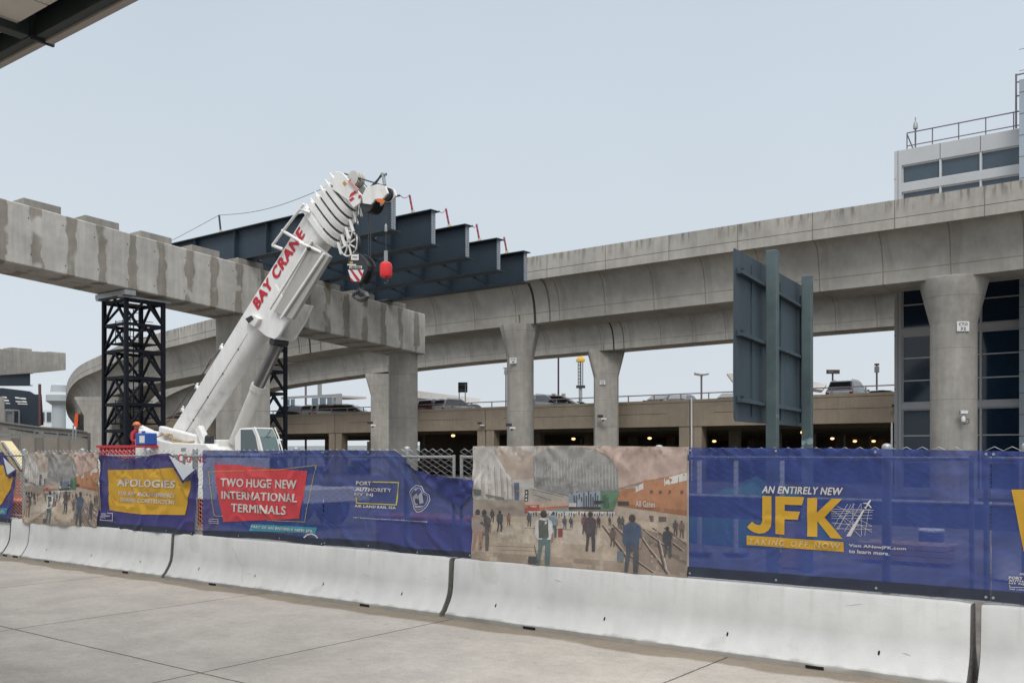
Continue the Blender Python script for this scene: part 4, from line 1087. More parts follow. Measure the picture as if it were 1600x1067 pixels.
for k in range(6):
    s0 = 8.55+k*.235; g_ = k*.028
    MB().loft([bsec(s0, .10-g_, -1.40+g_, HW+.10-g_*.8), bsec(s0+.15, .10-g_, -1.40+g_, HW+.10-g_*.8)]).build('section_collar', crane_w, t, smooth=True)
    MB().loft([bsec(s0+.15, .0-g_, -1.28+g_, HW+.0-g_*.8), bsec(s0+.236, .0-g_, -1.28+g_, HW+.0-g_*.8)]).build('section_gap', crane_d, t, smooth=True)
    MB().obox(BP(s0+.1, .16-g_, -.2), AX*.05, Vector((0, .05, 0)), HU*.22).build('guide_lug', crane_w, t)
    MB().obox(BP(s0+.12, -1.56+g_, -.10), AX*.04, Vector((0, .07, 0)), HU*.34+AX*.12).build('guide_lug', crane_w, t)
# slender steel line along the side and small lugs
for (px_, py_) in ((300, 598), (345, 548), (281, 640)):
    s_, h_ = bpx(px_, py_); q = MB(); q.tube([BP(s_, 0, -HW+.1), BP(s_+.02, .16, -HW+.1)], .05, 8); q.tube([BP(s_-.1, .14, -HW+.1), BP(s_+.1, .16, -HW+.1)], .03, 6); q.build('boom_lug', crane_w, t, smooth=True)
MB().tube([BP(.1, -.62, -HW-.004), BP(4.6, -.60, -HW-.004)], .008, 4).build('boom_weld_line', crane_d, t)
for s_ in (1.0, 2.0, 3.0, 4.0): MB().obox(BP(s_, -.62, -HW-.01), AX*.04, Vector((0, .02, 0)), HU*.04).build('boom_bolt', crane_d, t)
# cylinder lug (gusset under the boom)
lg = [bpx(*p) for p in ((397, 508), (398, 498), (409, 482), (432, 444), (445, 470), (463, 474), (452, 500), (436, 526), (430, 530), (418, 526), (403, 514))]
q = MB(); pts = [BP(s_, h_, -HW-.035) for s_, h_ in lg]; q.prism(pts, (0, .07, 0)); q.build('cylinder_lug', crane_w, t, bevel=.01)
q = MB(); pts = [BP(s_, h_, HW-.035) for s_, h_ in lg]; q.prism(pts, (0, .07, 0)); q.build('cylinder_lug', crane_w, t, bevel=.01)
l0 = [BP(s_, h_, -HW+.03) for s_, h_ in (bpx(397, 508), bpx(418, 526), bpx(430, 530))]
MB().loft([l0, [p+Vector((0, 2*HW-.06, 0)) for p in l0]]).build('lug_web', crane_w, t)
q = MB(); a = [bpx(*p) for p in ((389, 500), (401, 492), (412, 499), (404, 512))]; q.prism([BP(s_, h_, -HW-.16) for s_, h_ in a], (0, .14, 0)); q.build('control_box', crane_w, t, bevel=.015)
q = MB(); a = [bpx(*p) for p in ((391, 499), (400, 494), (404, 499), (396, 506))]; q.prism([BP(s_, h_, -HW-.172) for s_, h_ in a], (0, .008, 0)); q.build('control_window', crane_d, t)
# stowed side panel and rails
pn = [bpx(*p) for p in ((434, 488), (494, 380), (521, 402), (462, 500))]
q = MB(); q.prism([BP(s_, h_, -HW-.14) for s_, h_ in pn], (0, .12, 0)); q.build('stowed_jib_panel', mat('crane_grey_panel', (.40, .385, .36), .5, var=.05), t, bevel=.01)
for a, b, r_ in (((430, 484), (496, 378), .035), ((448, 498), (515, 398), .035), ((372, 0), (0, 0), 0)):
    if r_:
        (s0, h0), (s1, h1) = bpx(*a), bpx(*b); MB().bar(BP(s0, h0, -HW-.19), BP(s1, h1, -HW-.19), .06, .06).build('jib_rail', crane_w, t)
q = MB(); pts_ = [bpx(*p) for p in ((437, 386), (455, 362), (486, 322))]; q.tube([BP(s_, h_, -HW-.25) for s_, h_ in pts_], .038, 8); q.build('side_pipe_frame', crane_w, t, smooth=True)
for a, b in (((437, 386), (447, 391)), ((452, 363), (480, 382)), ((480, 382), (508, 396)), ((480, 330), (490, 334))):
    (s0, h0), (s1, h1) = bpx(*a), bpx(*b); MB().tube([BP(s0, h0, -HW-.25), BP(s1, h1, -HW-.12)], .045, 8).build('side_pipe_bracket', crane_w, t, smooth=True)
s_, h_ = bpx(496, 392); MB().lathe(BP(s_, h_, -HW-.3), [(.001, -.06), (.05, -.04), (.06, 0), (.05, .04), (.001, .06)], 12).build('side_lamp', crane_d, t, smooth=True)
# name on the boom
(sA, hA), (sE, hE) = bpx(398.5, 476), bpx(473, 359)
U = AX*(sE-sA)
text_flat('lettering', 'BAY CRANE', BP(sA, -.47, -HW-.034), U, HU*.38, red_t, t, bold=.06)
# luffing cylinder
c0 = PY(355, 692, YB); c1 = PY(391, 604, YB); c2 = PY(423, 536, YB)
for p in (c0, c1, c2): p.y = YM-.02
dd = (c1-c0).normalized()
MB().tube([c0, c1], .19, 20).build('cylinder_barrel', crane_g, t, smooth=True)
MB().tube([c1-dd*.12, c1+dd*.06], .215, 20).build('cylinder_collar', crane_g, t, smooth=True)
MB().tube([c1, c2], .165, 20).build('cylinder_rod', chrome, t, smooth=True)
MB().tube([c2+Vector((0, -.26, 0))+dd*.05, c2+Vector((0, .26, 0))+dd*.05], .11, 14).build('cylinder_pin', crane_d, t, smooth=True)
# boom head
hd = [bpx(*p) for p in ((524, 268), (535, 270), (565, 305), (563, 318), (553, 325), (543, 312), (520, 296), (522, 282))]
for w_ in (-.31, .22):
    q = MB(); q.prism([BP(s_, h_, w_) for s_, h_ in hd], (0, .06, 0)); q.build('head_plate', crane_w, t, bevel=.008)
hd2 = [bpx(*p) for p in ((566, 306), (573, 293), (590, 288), (602, 291), (606, 302), (598, 311), (586, 312), (580, 320), (567, 318))]
q = MB(); q.prism([BP(s_, h_, -.30) for s_, h_ in hd2], (0, .06, 0)); q.build('head_nose', crane_w, t, bevel=.008)
q = MB(); q.prism([BP(s_, h_, .00) for s_, h_ in hd2], (0, .06, 0)); q.build('head_nose', crane_w, t, bevel=.008)
def sheave(px_, py_, r, w0, m, nm, wd=.05):
    s_, h_ = bpx(px_, py_); c = BP(s_, h_, w0); prof = [(.03, -wd/2), (r, -wd/2), (r-.04, -wd*.2), (r-.04, wd*.2), (r, wd/2), (.03, wd/2)]
    secs = [[c+Vector((rr*math.cos(2*math.pi*k/24), z, rr*math.sin(2*math.pi*k/24))) for k in range(24)] for rr, z in prof]
    MB().loft(secs).build(nm, m, t, smooth=True)
for w_ in (-.22, -.12, -.02, .08): sheave(572, 316, .25, w_, crane_d, 'head_sheave', .07)
for w_ in (-.12, -.02, .08): sheave(545, 277, .20, w_, crane_g, 'top_sheave', .07)
sheave(595, 301, .17, -.04, crane_d, 'nose_sheave', .08)
# striped plate, orange square, flag
for i, pg in enumerate([((549,303),(556,298),(559,302),(546,310)), ((546,313),(552,308),(555,311),(549,316)), ((561,306),(565,304),(565,310),(561,311)), ((546,282),(549,281),(551,286),(548,288))]):
    q = MB(); a = [bpx(*p) for p in pg]; q.add([BP(s_, h_, -.316) for s_, h_ in a], [(0, 1, 2, 3)]); q.build('warning_stripe', red_p, t, fix=False)
q = MB(); a = [bpx(*p) for p in ((536,287), (539,283), (543,287), (540,292))]; q.add([BP(s_, h_, -.316) for s_, h_ in a], [(0, 1, 2, 3)]); q.build('orange_sticker', mat('sticker_orange', (.55, .27, .05), .6), t, fix=False)
q = MB(); a = [bpx(*p) for p in ((545,283), (551,284), (563,297), (560,300))]; q.prism([BP(s_, h_, -.36) for s_, h_ in a], (0, .03, 0)); q.build('head_strut', mat('pinkish_strut', (.55, .30, .28), .5), t)
q = MB(); a = [bpx(*p) for p in ((590, 311), (597, 311), (603, 314), (601, 319), (594, 317), (590, 315))]; q.prism([BP(s_, h_, -.33) for s_, h_ in a], (0, .012, 0)); q.build('orange_flag', mat('flag_orange', (.75, .17, .04), .7), t)
for a, b, r_ in (((527, 268), (592, 288), .018), ((566, 295), (590, 270), .022), ((552, 276), (568, 293), .014), ((590, 268), (593, 287), .045), ((588, 270), (576, 288), .025), ((588, 269), (595, 270), .04)):
    (s0, h0), (s1, h1) = bpx(*a), bpx(*b); MB().tube([BP(s0, h0, -.1), BP(s1, h1, -.1)], r_, 8).build('mast_rod', rope if r_ < .04 else galv, t, smooth=True)
# cable reel under the boom
s_, h_ = bpx(533, 378); rc = BP(s_, h_, -.02); R_ = .33
ang = [rc+Vector((R_*math.cos(a*.2618), 0, R_*math.sin(a*.2618))) for a in range(25)]
MB().tube(ang, .022, 6, caps=False).build('reel_rim', crane_w, t, smooth=True)
for k in range(8):
    a = k*math.pi/4+.3; MB().bar(rc, rc+Vector((R_*math.cos(a), 0, R_*math.sin(a))), .035, .035, up=(0, 1, 0)).build('reel_spoke', crane_w, t)
MB().loft([[rc+Vector((rr*math.cos(2*math.pi*k/24), yy, rr*math.sin(2*math.pi*k/24))) for k in range(24)] for rr, yy in ((.02, .06), (R_-.03, .06), (R_-.03, .16), (.02, .16))]).build('reel_drum', crane_d, t)
# luffing ropes behind the boom
for a, b in (((240, 690), (400, 468)), ((262, 690), (330, 560))):
    MB().tube([PY(a[0], a[1], YM+.8), PY(b[0], b[1], YM+.8)], .012, 5).build('hoist_rope', rope, t)
# superstructure, chassis, wheels, cab
bx0, bx1 = PY(238, 700, YB-.3).x, PY(352, 700, YB-.3).x
q = MB(); yf = YB-.55
pr = [(-27.6, 1.15), (-27.6, 2.5), (-27.2, 2.62), (-25.6, 2.42), (-23.9, 2.38), (-23.6, 2.2), (-23.6, 1.15)]
q.prism([(x, yf, z) for x, z in pr], (0, 2.1, 0)); q.build('superstructure', crane_w, t, bevel=.03)
ta = PY(250, 722, yf); tb = PY(322.5, 722, yf); tc_ = PY(250, 709, yf)
text_flat('lettering', 'BAY CRANE', (ta.x, yf-.001, ta.z), (tb.x-ta.x, 0, 0), (0, 0, tc_.z-ta.z), red_t, t, bold=.04)
MB().box(PY(283,703,yf).x, PY(291,703,yf).x, yf-.006, yf+.01, 2.16, 2.26).build('name_plate', galv, t)
# lumpy machinery: ram arms, hoses, winch
q = MB(); q.bar(PY(218, 667, YM-.3), PY(250, 682, YM-.3), .18, .16); q.build('outrigger_arm', crane_w, t, bevel=.03)
q = MB(); q.bar(PY(222, 676, YM-.4), PY(262, 684, YM-.4), .30, .26); q.build('outrigger_arm', crane_w, t, bevel=.05)
q = MB(); q.bar(PY(252, 672, YM-.5), PY(312, 688, YM-.5), .22, .28); q.build('winch_arm', crane_w, t, bevel=.05)
q = MB(); q.bar(PY(311, 668, YM-.55), PY(322, 692, YM-.55), .2, .26); q.build('tank', crane_w, t, bevel=.04)
q = MB(); q.tube([PY(x, y, YM-.75) for x, y in ((252, 676), (262, 681), (268, 679), (270, 690), (276, 692), (292, 691), (303, 690))], .035, 8); q.build('hose', mat('tan_hose', (.40, .29, .16), .7), t, smooth=True)
q = MB(); q.tube([PY(x, y, YM-.72) for x, y in ((243, 684), (255, 678), (266, 678), (272, 686), (283, 689))], .022, 8); q.build('hose', mat('tan_hose', (.40, .29, .16), .7), t, smooth=True)
MB().box(PY(219,700,YB-.7).x, PY(241,700,YB-.7).x, YB-1.0, YB-.56, 2.28, 2.342).build('red_shelf', red_p, t, bevel=.01)
MB().box(PY(334,700,YB).x, PY(350,700,YB).x, YB-.2, YB+.5, 2.25, 2.5).build('deck_box', crane_w, t, bevel=.03)
MB().lathe(PY(327, 688, YB-.3), [(.12, -.25), (.14, -.1), (.13, .12), (.05, .18)], 14).build('winch_motor', crane_d, t, smooth=True)
MB().box(-29.9, -19.6, YB-.6, YB+1.9, .75, 1.14).build('chassis', crane_w, t, bevel=.03)
MB().box(-29.9, -27.8, YB-.6, YB+1.9, 1.15, 1.9).build('engine_deck', crane_w, t, bevel=.03)
for x in (-29.0, -27.4, -25.0, -22.4, -20.9):
    for yy in (YB-.5, YB+1.45):
        w_ = MB().loft([[Vector((x, yy, .62))+Vector((rr*math.cos(2*math.pi*k/28), z, rr*math.sin(2*math.pi*k/28))) for k in range(28)] for rr, z in ((.34, 0), (.56, 0), (.61, .05), (.61, .33), (.56, .38), (.34, .38))]).build('wheel', rubber, t, smooth=True)
        MB().loft([[Vector((x, yy, .62))+Vector((rr*math.cos(2*math.pi*k/20), z, rr*math.sin(2*math.pi*k/20))) for k in range(20)] for rr, z in ((.33, .04), (.12, .10), (.12, .30), (.33, .34))]).build('rim', crane_g, w_, smooth=True)
# cab
y0, y1 = YB-.45, YB+.45
y1 = YB+.22
cb = [PY(*p, y0) for p in ((367, 708), (366, 683), (374, 669), (397, 667.5), (403, 682), (410, 708))]
cab = [(p.x, p.z) for p in cb]
q = MB(); q.prism([(x, y0, z) for x, z in cab]+[], (0, y1-y0, 0)); q.build('cab_shell', crane_w, t, bevel=.03)
g1 = [PY(*p, y0-.006) for p in ((376, 707), (376, 671), (394, 671), (399, 682), (404, 707))]
cabg = glass('cab_glass', (.015, .045, .045), .05)
MB().prism(g1, (0, .004, 0)).build('cab_door_glass', cabg, t, bevel=0)
fr = [Vector((x, 0, z)) for x, z in (cab[3], cab[4], cab[5])]
def frp(a, w_):
    p = fr[0].lerp(fr[1], min(1, a*2)) if a < .5 else fr[1].lerp(fr[2], a*2-1)
    return Vector((p.x+.012, y0+(y1-y0)*w_, p.z+.004))
MB().loft([[frp(a, .08) for a in (.06, .28, .5, .97)], [frp(a, .92) for a in (.06, .28, .5, .97)]], closed=False, caps=False).build('cab_front_glass', glass('cab_front_glass', (.05, .10, .09), .08), t)
MB().tube([frp(a, 1.0)+Vector((.05, 0, 0)) for a in (.0, .5, 1)], .018, 6).build('grab_rail', crane_w, t, smooth=True)
MB().tube([frp(a, .0)+Vector((.02, -.01, 0)) for a in (.0, .5, 1)], .024, 6).build('door_pillar', crane_w, t, smooth=True)
MB().tube([frp(.1, .8)+Vector((.02, 0, 0)), frp(.35, .55)+Vector((.03, 0, 0)), frp(.5, .35)+Vector((.03, 0, 0)), frp(.5, .6)+Vector((.03, 0, 0))], .009, 5).build('wiper', crane_d, t)
# counterweight tray in red
q = MB(); rx0, rx1 = PY(157, 700, YB-.4).x, PY(238, 700, YB-.4).x
q.box(rx0, rx1, YB-.55, YB-.45, 2.28, 2.36); q.box(rx0, rx1, YB+.7, YB+.8, 2.28, 2.36); q.box(rx0, rx1, YB-.55, YB-.45, 1.35, 1.45)
q.build('red_rack_rail', red_p, t)
for i in range(15):
    x = rx0+(rx1-rx0)*(i+.5)/15; MB().bar((x-.05, YB-.5, 1.42), (x+.09, YB-.5, 2.29), .07, .05, up=(0, 1, 0)).build('red_rack_bar', red_p, t)
MB().box(rx0+.03, rx1-.03, YB+.1, YB+.18, 1.4, 2.2).build('red_rack_back', red_p, t)
MB().box(rx0, rx1, YB-.42, YB+.9, 1.2, 1.34).build('red_rack_floor', crane_d, t)
# mirror ball lamp beside cab
q = PY(438.5, 668, YB+.9)
hook_m = mat('hook_steel', (.10, .10, .105), .4, metal=.6, var=.2)
# hook block and ball hook hanging from the boom
def hang(px, py, y): return PY(px, py, y)
hb = PY(561, 424, YB+.1)
t = thing('hook_block', hb, 'dark hook block with red and white stripes, hanging left of the red ball', 'hook block')
def HBp(px, py, dy=0): return PY(px, py, YB+.1)+Vector((0, dy, 0))
ol = [(563, 396), (570, 399), (577, 406), (581, 415), (580, 424), (571, 442), (566, 444), (557, 441), (552, 425), (549, 415), (551, 404), (556, 397)]
for dy in (-.14, .12):
    MB().prism([HBp(x, y, dy) for x, y in ol], (0, .03, 0)).build('side_plate', crane_d, t, bevel=.006)
MB().prism([HBp(563+(x-564)*.8, 419+(y-419)*.8, -.11) for x, y in ol], (0, .22, 0)).build('pulley_stack', crane_d, t)
MB().add([HBp(*p, -.146) for p in ((550, 423), (575, 423), (569, 441), (556, 441))], [(0, 1, 2, 3)]).build('striped_plate', white_p, t, fix=False)
for a in (((553,423),(557,423),(570,440),(565,441)), ((565,423),(569,423),(574,431),(572,435)), ((552,432),(560,441),(556,441))):
    MB().add([HBp(*p, -.150) for p in a], [list(range(len(a)))]).build('red_stripe', red_p, t, fix=False)
MB().add([HBp(*p, -.148) for p in ((555, 399), (567, 399), (567, 408), (555, 408))], [(0, 1, 2, 3)]).build('white_label', white_p, t, fix=False)
MB().add([HBp(*p, -.150) for p in ((558, 402.6), (565, 403), (565, 404.4), (557, 404))], [(0, 1, 2, 3)]).build('label_mark', crane_d, t, fix=False)
MB().add([HBp(*p, -.148) for p in ((553, 410), (558, 410), (558, 413.5), (553, 413.5))], [(0, 1, 2, 3)]).build('yellow_label', yellow_p, t, fix=False)
MB().add([HBp(*p, -.148) for p in ((552.5, 417), (572, 417), (572, 421), (552.5, 421))], [(0, 1, 2, 3)]).build('name_strip', white_p, t, fix=False)
a = HBp(554, 420.4, -.149); b = HBp(571, 420.4, -.149); c = HBp(554, 417.8, -.149)
text_flat('strip_lettering', 'LIEBHERR', a, b-a, c-a, crane_d, t, bold=.05)
MB().add([HBp(*p, -.148) for p in ((549, 414), (563, 414.3), (563, 416.4), (549, 416))], [(0, 1, 2, 3)]).build('white_label', white_p, t, fix=False)
MB().tube([HBp(563, 440), HBp(563, 452)], [.07, .045], 12).build('shank', crane_d, t, smooth=True)
hk = [(563, 450), (565, 455), (572, 459), (574, 463), (571, 467), (565, 468.5), (559, 467), (556, 463), (557, 460)]
MB().tube([HBp(*p) for p in hk], [.05, .055, .065, .07, .075, .07, .06, .04, .015], 12).build('hook', hook_m, t, smooth=True)
MB().tube([HBp(*p) for p in ((563, 450), (561, 455), (554, 459), (552, 463), (555, 467))], [.05, .055, .06, .05, .02], 12).build('hook', hook_m, t, smooth=True)
for (a, b, c, d) in ((558, 318, 553, 400), (562, 318, 557, 398), (575, 325, 575, 402), (579, 325, 578, 404)):
    MB().tube([HBp(a, b, .02), HBp(c, d, .02)], .012, 5).build('rope', rope, t)
bp = PY(603, 426, YB+.1)
t = thing('ball_hook', bp, 'bright red ball weight with a small hook, hanging on one thin rope', 'ball hook')
z = lambda py: PY(603, py, YB+.1).z
MB().lathe((bp.x, bp.y, 0), [(.001, z(409)), (.08, z(409.5)), (.145, z(412)), (.16, z(417)), (.16, z(428)), (.145, z(432)), (.08, z(434.5)), (.001, z(435))], 24).build('ball_weight', mat('bright_red', (.72, .03, .035), .35, var=.06), t, smooth=True)
MB().box(bp.x-.045, bp.x+.045, bp.y-.03, bp.y+.03, z(411), z(392)).build('wedge_socket', galv, t, bevel=.01)
cc = Vector((bp.x, bp.y, z(439.5))); MB().tube([cc+Vector((0, 0, .07))]+[cc+Vector((.055*math.cos(a), 0, .055*math.sin(a))) for a in (1.3, .7, 0, -.8, -1.6, -2.4, -3.1)], [.015]+[.02]*5+[.016, .008], 8).build('hook', hook_m, t, smooth=True)
MB().tube([(bp.x, bp.y, z(312)), (bp.x, bp.y, z(392))], .010, 5).build('rope', rope, t)
q = MB(); q.lathe((bp.x, bp.y, 0), [(.02, z(362)), (.035, z(362)), (.035, z(354)), (.015, z(350))], 8); q.build('rope_weight', galv, t)
# blue can on the crane deck, and the worker in red
c = PY(228.5, 690, YB-.75)
t = thing('blue_can', (c.x, c.y, 2.34), 'blue plastic can with a white label standing on the crane deck', 'can')
MB().box(c.x-.28, c.x+.28, c.y-.2, c.y+.2, 2.35, 2.72).build('body', blue_p, t, bevel=.03)
MB().box(c.x-.20, c.x-.10, c.y-.04, c.y+.04, 2.72, 2.79).build('cap', blue_p, t, bevel=.01)
MB().box(c.x-.04, c.x+.24, c.y-.206, c.y-.202, 2.42, 2.64).build('label', white_p, t)
def person(base, H, lab, face=0):
    t = thing('person', base, lab, 'person'); b = Vector(base)
    sk = mat('skin', (.36, .18, .12), .6, var=.05); rd = mat('red_coverall', (.34, .02, .035), .75, var=.25, scale=9); org = mat('hard_hat_orange', (.60, .16, .05), .4)
    me = bpy.data.meshes.new('body'); u = H/1.75
    V = [((0,0,.93),.13),((0,0,1.12),.125),((.02,.02,1.36),.15),((.03,.03,1.50),.06),((.04,.05,1.60),.085),
         ((-.10,0,.86),.10),((-.12,.06,.48),.068),((-.12,0,.09),.05),((-.12,.14,.04),.045),
         ((.10,0,.86),.10),((.13,.03,.48),.068),((.13,-.03,.09),.05),((.13,.12,.04),.045),
         ((-.19,.02,1.40),.07),((-.26,.03,1.14),.05),((-.18,.24,1.02),.038),((-.15,.31,1.0),.036),
         ((.22,.03,1.40),.07),((.30,.08,1.16),.05),((.26,.28,1.12),.038),((.24,.36,1.13),.036)]
    Eg = [(0,1),(1,2),(2,3),(3,4),(0,5),(5,6),(6,7),(7,8),(0,9),(9,10),(10,11),(11,12),(2,13),(13,14),(14,15),(15,16),(2,17),(17,18),(18,19),(19,20)]
    base_n = len(V)
    for hnd, sx_ in ((16, -1), (20, 1)):
        hx, hy, hz = V[hnd][0]
        for f in range(4):
            i = len(V); dx = (f-1.5)*.022; ln = (.055, .07, .065, .05)[f]
            V.append(((hx+dx, hy+.045, hz-.004), .012)); V.append(((hx+dx*1.1, hy+.045+ln*.6, hz-.02), .010)); V.append(((hx+dx*1.1, hy+.045+ln*.8, hz-.05), .008))
            Eg += [(hnd, i), (i, i+1), (i+1, i+2)]
        i = len(V); V.append(((hx-sx_*.04, hy+.03, hz+.01), .012)); V.append(((hx-sx_*.055, hy+.065, hz), .009)); Eg += [(hnd, i), (i, i+1)]
    me.from_pydata([Vector(v)*u for v, r in V], Eg, []); o = bpy.data.objects.new('body', me); COL.objects.link(o); o.parent = t
    md = o.modifiers.new('skin', 'SKIN'); sv = me.skin_vertices[0].data
    for i, (v, r) in enumerate(V): sv[i].radius = (r*u, r*u*.85 if i < 3 else r*u)
    sv[0].use_root = True; me.materials.append(rd)
    sb = o.modifiers.new('sub', 'SUBSURF'); sb.levels = 1; sb.render_levels = 1
    c = b+Vector((.04, .05, 1.62))*u
    def ell(r, cz, sx=1, sy=1, sz=1, z0=-1, n=12):
        return [[c+Vector((math.cos(2*math.pi*k/16)*r*sx*math.cos(a), math.sin(2*math.pi*k/16)*r*sy*math.cos(a), cz+r*sz*math.sin(a))) for k in range(16)] for a in [z0*math.pi/2+(1-z0)*math.pi/2*i/n*.999 for i in range(n+1)]]
    MB().loft(ell(.098*u, 0, .85, 1.0, 1.2)).build('head', sk, t, smooth=True)
    MB().loft(ell(.118*u, .03*u, .95, 1.1, 1.0, z0=0)).build('hard_hat', org, t, smooth=True)
    MB().loft([[c+Vector((math.cos(2*math.pi*k/16)*r, math.sin(2*math.pi*k/16)*r*1.15+.01, z)) for k in range(16)] for r, z in ((.14*u, .03*u), (.14*u, .045*u))]).build('hat_brim', org, t)
    MB().box(c.x-.012*u, c.x+.012*u, c.y+.09*u, c.y+.115*u, c.z-.03*u, c.z+.0*u).build('nose', sk, t, bevel=.004)
    for s_ in (-1, 1): MB().box(c.x+s_*.085*u-.008, c.x+s_*.085*u+.008, c.y-.02*u, c.y+.015*u, c.z-.03*u, c.z+.025*u).build('ear', sk, t, bevel=.004)
    vest = mat('vest_band', (.55, .52, .48), .6)
    MB().loft([[b+Vector((math.cos(2*math.pi*k/16)*.175, math.sin(2*math.pi*k/16)*.15+.01, z))*1 for k in range(16)] for z in (1.16*u, 1.21*u)]).build('reflective_band', vest, t, smooth=True)
    t.rotation_euler = (0, 0, face)
    return t
wp = PY(213, 690, YB-.1)
person((wp.x, wp.y, 1.31), 1.80, 'person in red work clothes and an orange hard hat, facing right beside the blue can', face=math.radians(-70))

# ================================================================== HIGHWAY SIGN (back)
p1, p2 = CW(4.07, 14.8), CW(5.27, 16.9)
d = (p2-p1).normalized(); nrm = Vector((-d.y, d.x, 0))
if nrm.dot(-p1) > 0: nrm = -nrm     # nrm: away from the camera
t = thing('road_sign', p1, 'large blue-grey road sign seen from behind on two tall square posts', 'road sign')
pw = .17
MB().obox(p1+Vector((0, 0, 2.63)), d*pw, nrm*pw, Vector((0, 0, 5.26))).build('post', post_m, t, bevel=.012)
MB().obox(p2+Vector((0, 0, 2.63)), d*pw, nrm*pw, Vector((0, 0, 5.26))).build('post', post_m, t, bevel=.012)
pl = p1+nrm*(pw/2+.09)
def SGN(s_, z, o=0): return pl+d*s_+nrm*o+Vector((0, 0, z))
def solve_s(px):
    a, b = -4, 4
    for _ in range(40):
        m_ = (a+b)/2; p = pl+d*m_
        if 800+FPX*(CS*p.x+SN*p.y)/(-SN*p.x+CS*p.y) < px: a = m_
        else: b = m_
    return a
c0_, c1_ = solve_s(1147), solve_s(1256); zb_, zt_ = 2.56, 5.05; r_ = .12
out_l = []
for (cx_, cz_, a0) in ((c1_-r_, 5.16-r_, 0), (c0_+.02, 5.05-.02, 90), (c0_+r_, zb_+r_, 180), (c1_-r_, zb_+.03+r_, 270)):
    rr = r_ if cx_ != c0_+.02 else .02
    for k in range(5): a = math.radians(a0+k*22.5); out_l.append(SGN(cx_+rr*math.cos(a), cz_+rr*math.sin(a)))
MB().prism(out_l, nrm*.012).build('panel', sign_m, t)
for s_ in [c0_+(c1_-c0_)*q for q in (.20, .60, .93)]:
    MB().obox(SGN(s_, 3.80, -.012), d*.025, nrm*.022, Vector((0, 0, 2.3))).build('panel_rib', sign_m, t)
for z in (4.72, 3.82, 2.86):
    MB().obox(SGN((c0_+c1_)/2, z, -.045), d*(c1_-c0_-.2), nrm*.09, Vector((0, 0, .05))).build('stringer', sign_m, t, bevel=.004)
    MB().obox(SGN((c0_+c1_)/2, z+.04, -.012), d*(c1_-c0_-.2), nrm*.012, Vector((0, 0, .05))).build('stringer_flange', sign_m, t)
    for s_ in (c0_+.3, (c0_+c1_)/2-.3, c1_-.3): MB().obox(SGN(s_, z+.06, -.03), d*.05, nrm*.05, Vector((0, 0, .04))).build('clip', crane_d, t)

# ================================================================== GARAGE
GY = 66.0
gt = PY(1397, 612, GY).z; gb = PY(1397, 660, GY).z; deck = gt-.75
t = thing('parking_garage', (-55, GY, 0), 'brown concrete parking garage with dark openings under the overpasses', 'parking garage')
joints = [PY(p, 640, GY).x for p in (523, 758, 1078)]; jw = joints[2]-joints[1]
xs = [joints[0]-jw*2, joints[0]-jw]+joints+[joints[2]+jw]
brown_ = brown
for a, b in zip(xs, xs[1:]):
    MB().box(a+.03, b-.03, GY, GY+.35, gb, gt-.22).build('parapet_panel', brown, t, bevel=.015)
    MB().box(a+.03, b-.03, GY-.03, GY+.38, gt-.215, gt).build('parapet_coping', brown, t, bevel=.01)
    MB().box(a+2.0, b-2.0, GY-.006, GY-.001, (gb+gt)/2-.02, (gb+gt)/2+.01).build('panel_groove', mat('groove_dark', (.06, .05, .045), .9), t)
    for x in (a, b):
        MB().box(x-.02, x+.02, GY+.04, GY+.3, gb, gt-.3).build('expansion_joint', dark, t)
for x in xs[:-1]:
    MB().box(x-.95, x-.06, GY+.05, GY+.9, 0, gb-.004).build('pillar', brown, t, bevel=.02)
    MB().box(x+.06, x+.95, GY+.05, GY+.9, 0, gb-.004).build('pillar', brown, t, bevel=.02)
MB().box(xs[0], xs[-1], GY+.36, GY+75, deck-.35, deck).build('roof_slab', brown, t)
for y in range(8, 75, 9):
    MB().box(xs[0], xs[-1], GY+y, GY+y+.5, gb-.1, deck-.36).build('ceiling_beam', brown, t)
    for x in xs[:-1]: MB().box(x-.4, x+.4, GY+y-.1, GY+y+.6, 0, gb-.12).build('inner_column', brown, t)
MB().box(xs[0], joints[0]-jw*.05, GY+40, GY+40.3, 0, 1.0).build('low_wall', conc, t)
MB().box(joints[0]+1, xs[-1], GY+74.5, GY+75, 0, deck-.36).build('back_wall', brown, t)
MB().box(joints[0]+1, joints[0]+1.4, GY+12, GY+74.4, 0, deck-.36).build('inner_wall', brown, t)
MB().box(xs[0], xs[-1], GY+.95, GY+75, .0, .02).build('floor', mat('garage_floor', (.05, .048, .045), .8), t)
r = MB(); n = int((xs[-1]-xs[0])/2.3)
for i in range(n+1): x = xs[0]+(xs[-1]-xs[0])*i/n; r.box(x-.035, x+.035, GY+.12, GY+.19, gt, gt+.42)
r.box(xs[0], xs[-1], GY+.12, GY+.19, gt+.42, gt+.50); r.build('roof_railing', mat('garage_railing', (.27, .22, .25), .5, var=.1), t)
for k, (px_, py_) in enumerate(((708,680),(738.5,671),(866,669.5),(855.5,690),(896,685),(1022.7,669),(1015,684),(1149.7,685.6),(1116,693.5),(1253.7,675),(1300.5,684.5),(1335.7,689),(1365,695.5),(514,678),(1090,693),(775,690))):
    zz = gb-.28; Y = min(135, 1480*(zz-EYE)/(708-py_)); p = PD(px_, py_, Y)
    rr = .17*Y/80
    if p.y < GY+1: continue
    MB().lathe((p.x, p.y, zz), [(.001, -.14*Y/80), (rr*.8, -.10*Y/80), (rr, 0), (rr*.6, .08), (.001, .09)], 12).build('ceiling_lamp', lamp_m, t, smooth=True)
MB().box(joints[2]+.13, joints[2]+.24, GY-.12, GY-.02, 0, gt+.1).build('downpipe', white_p, t)
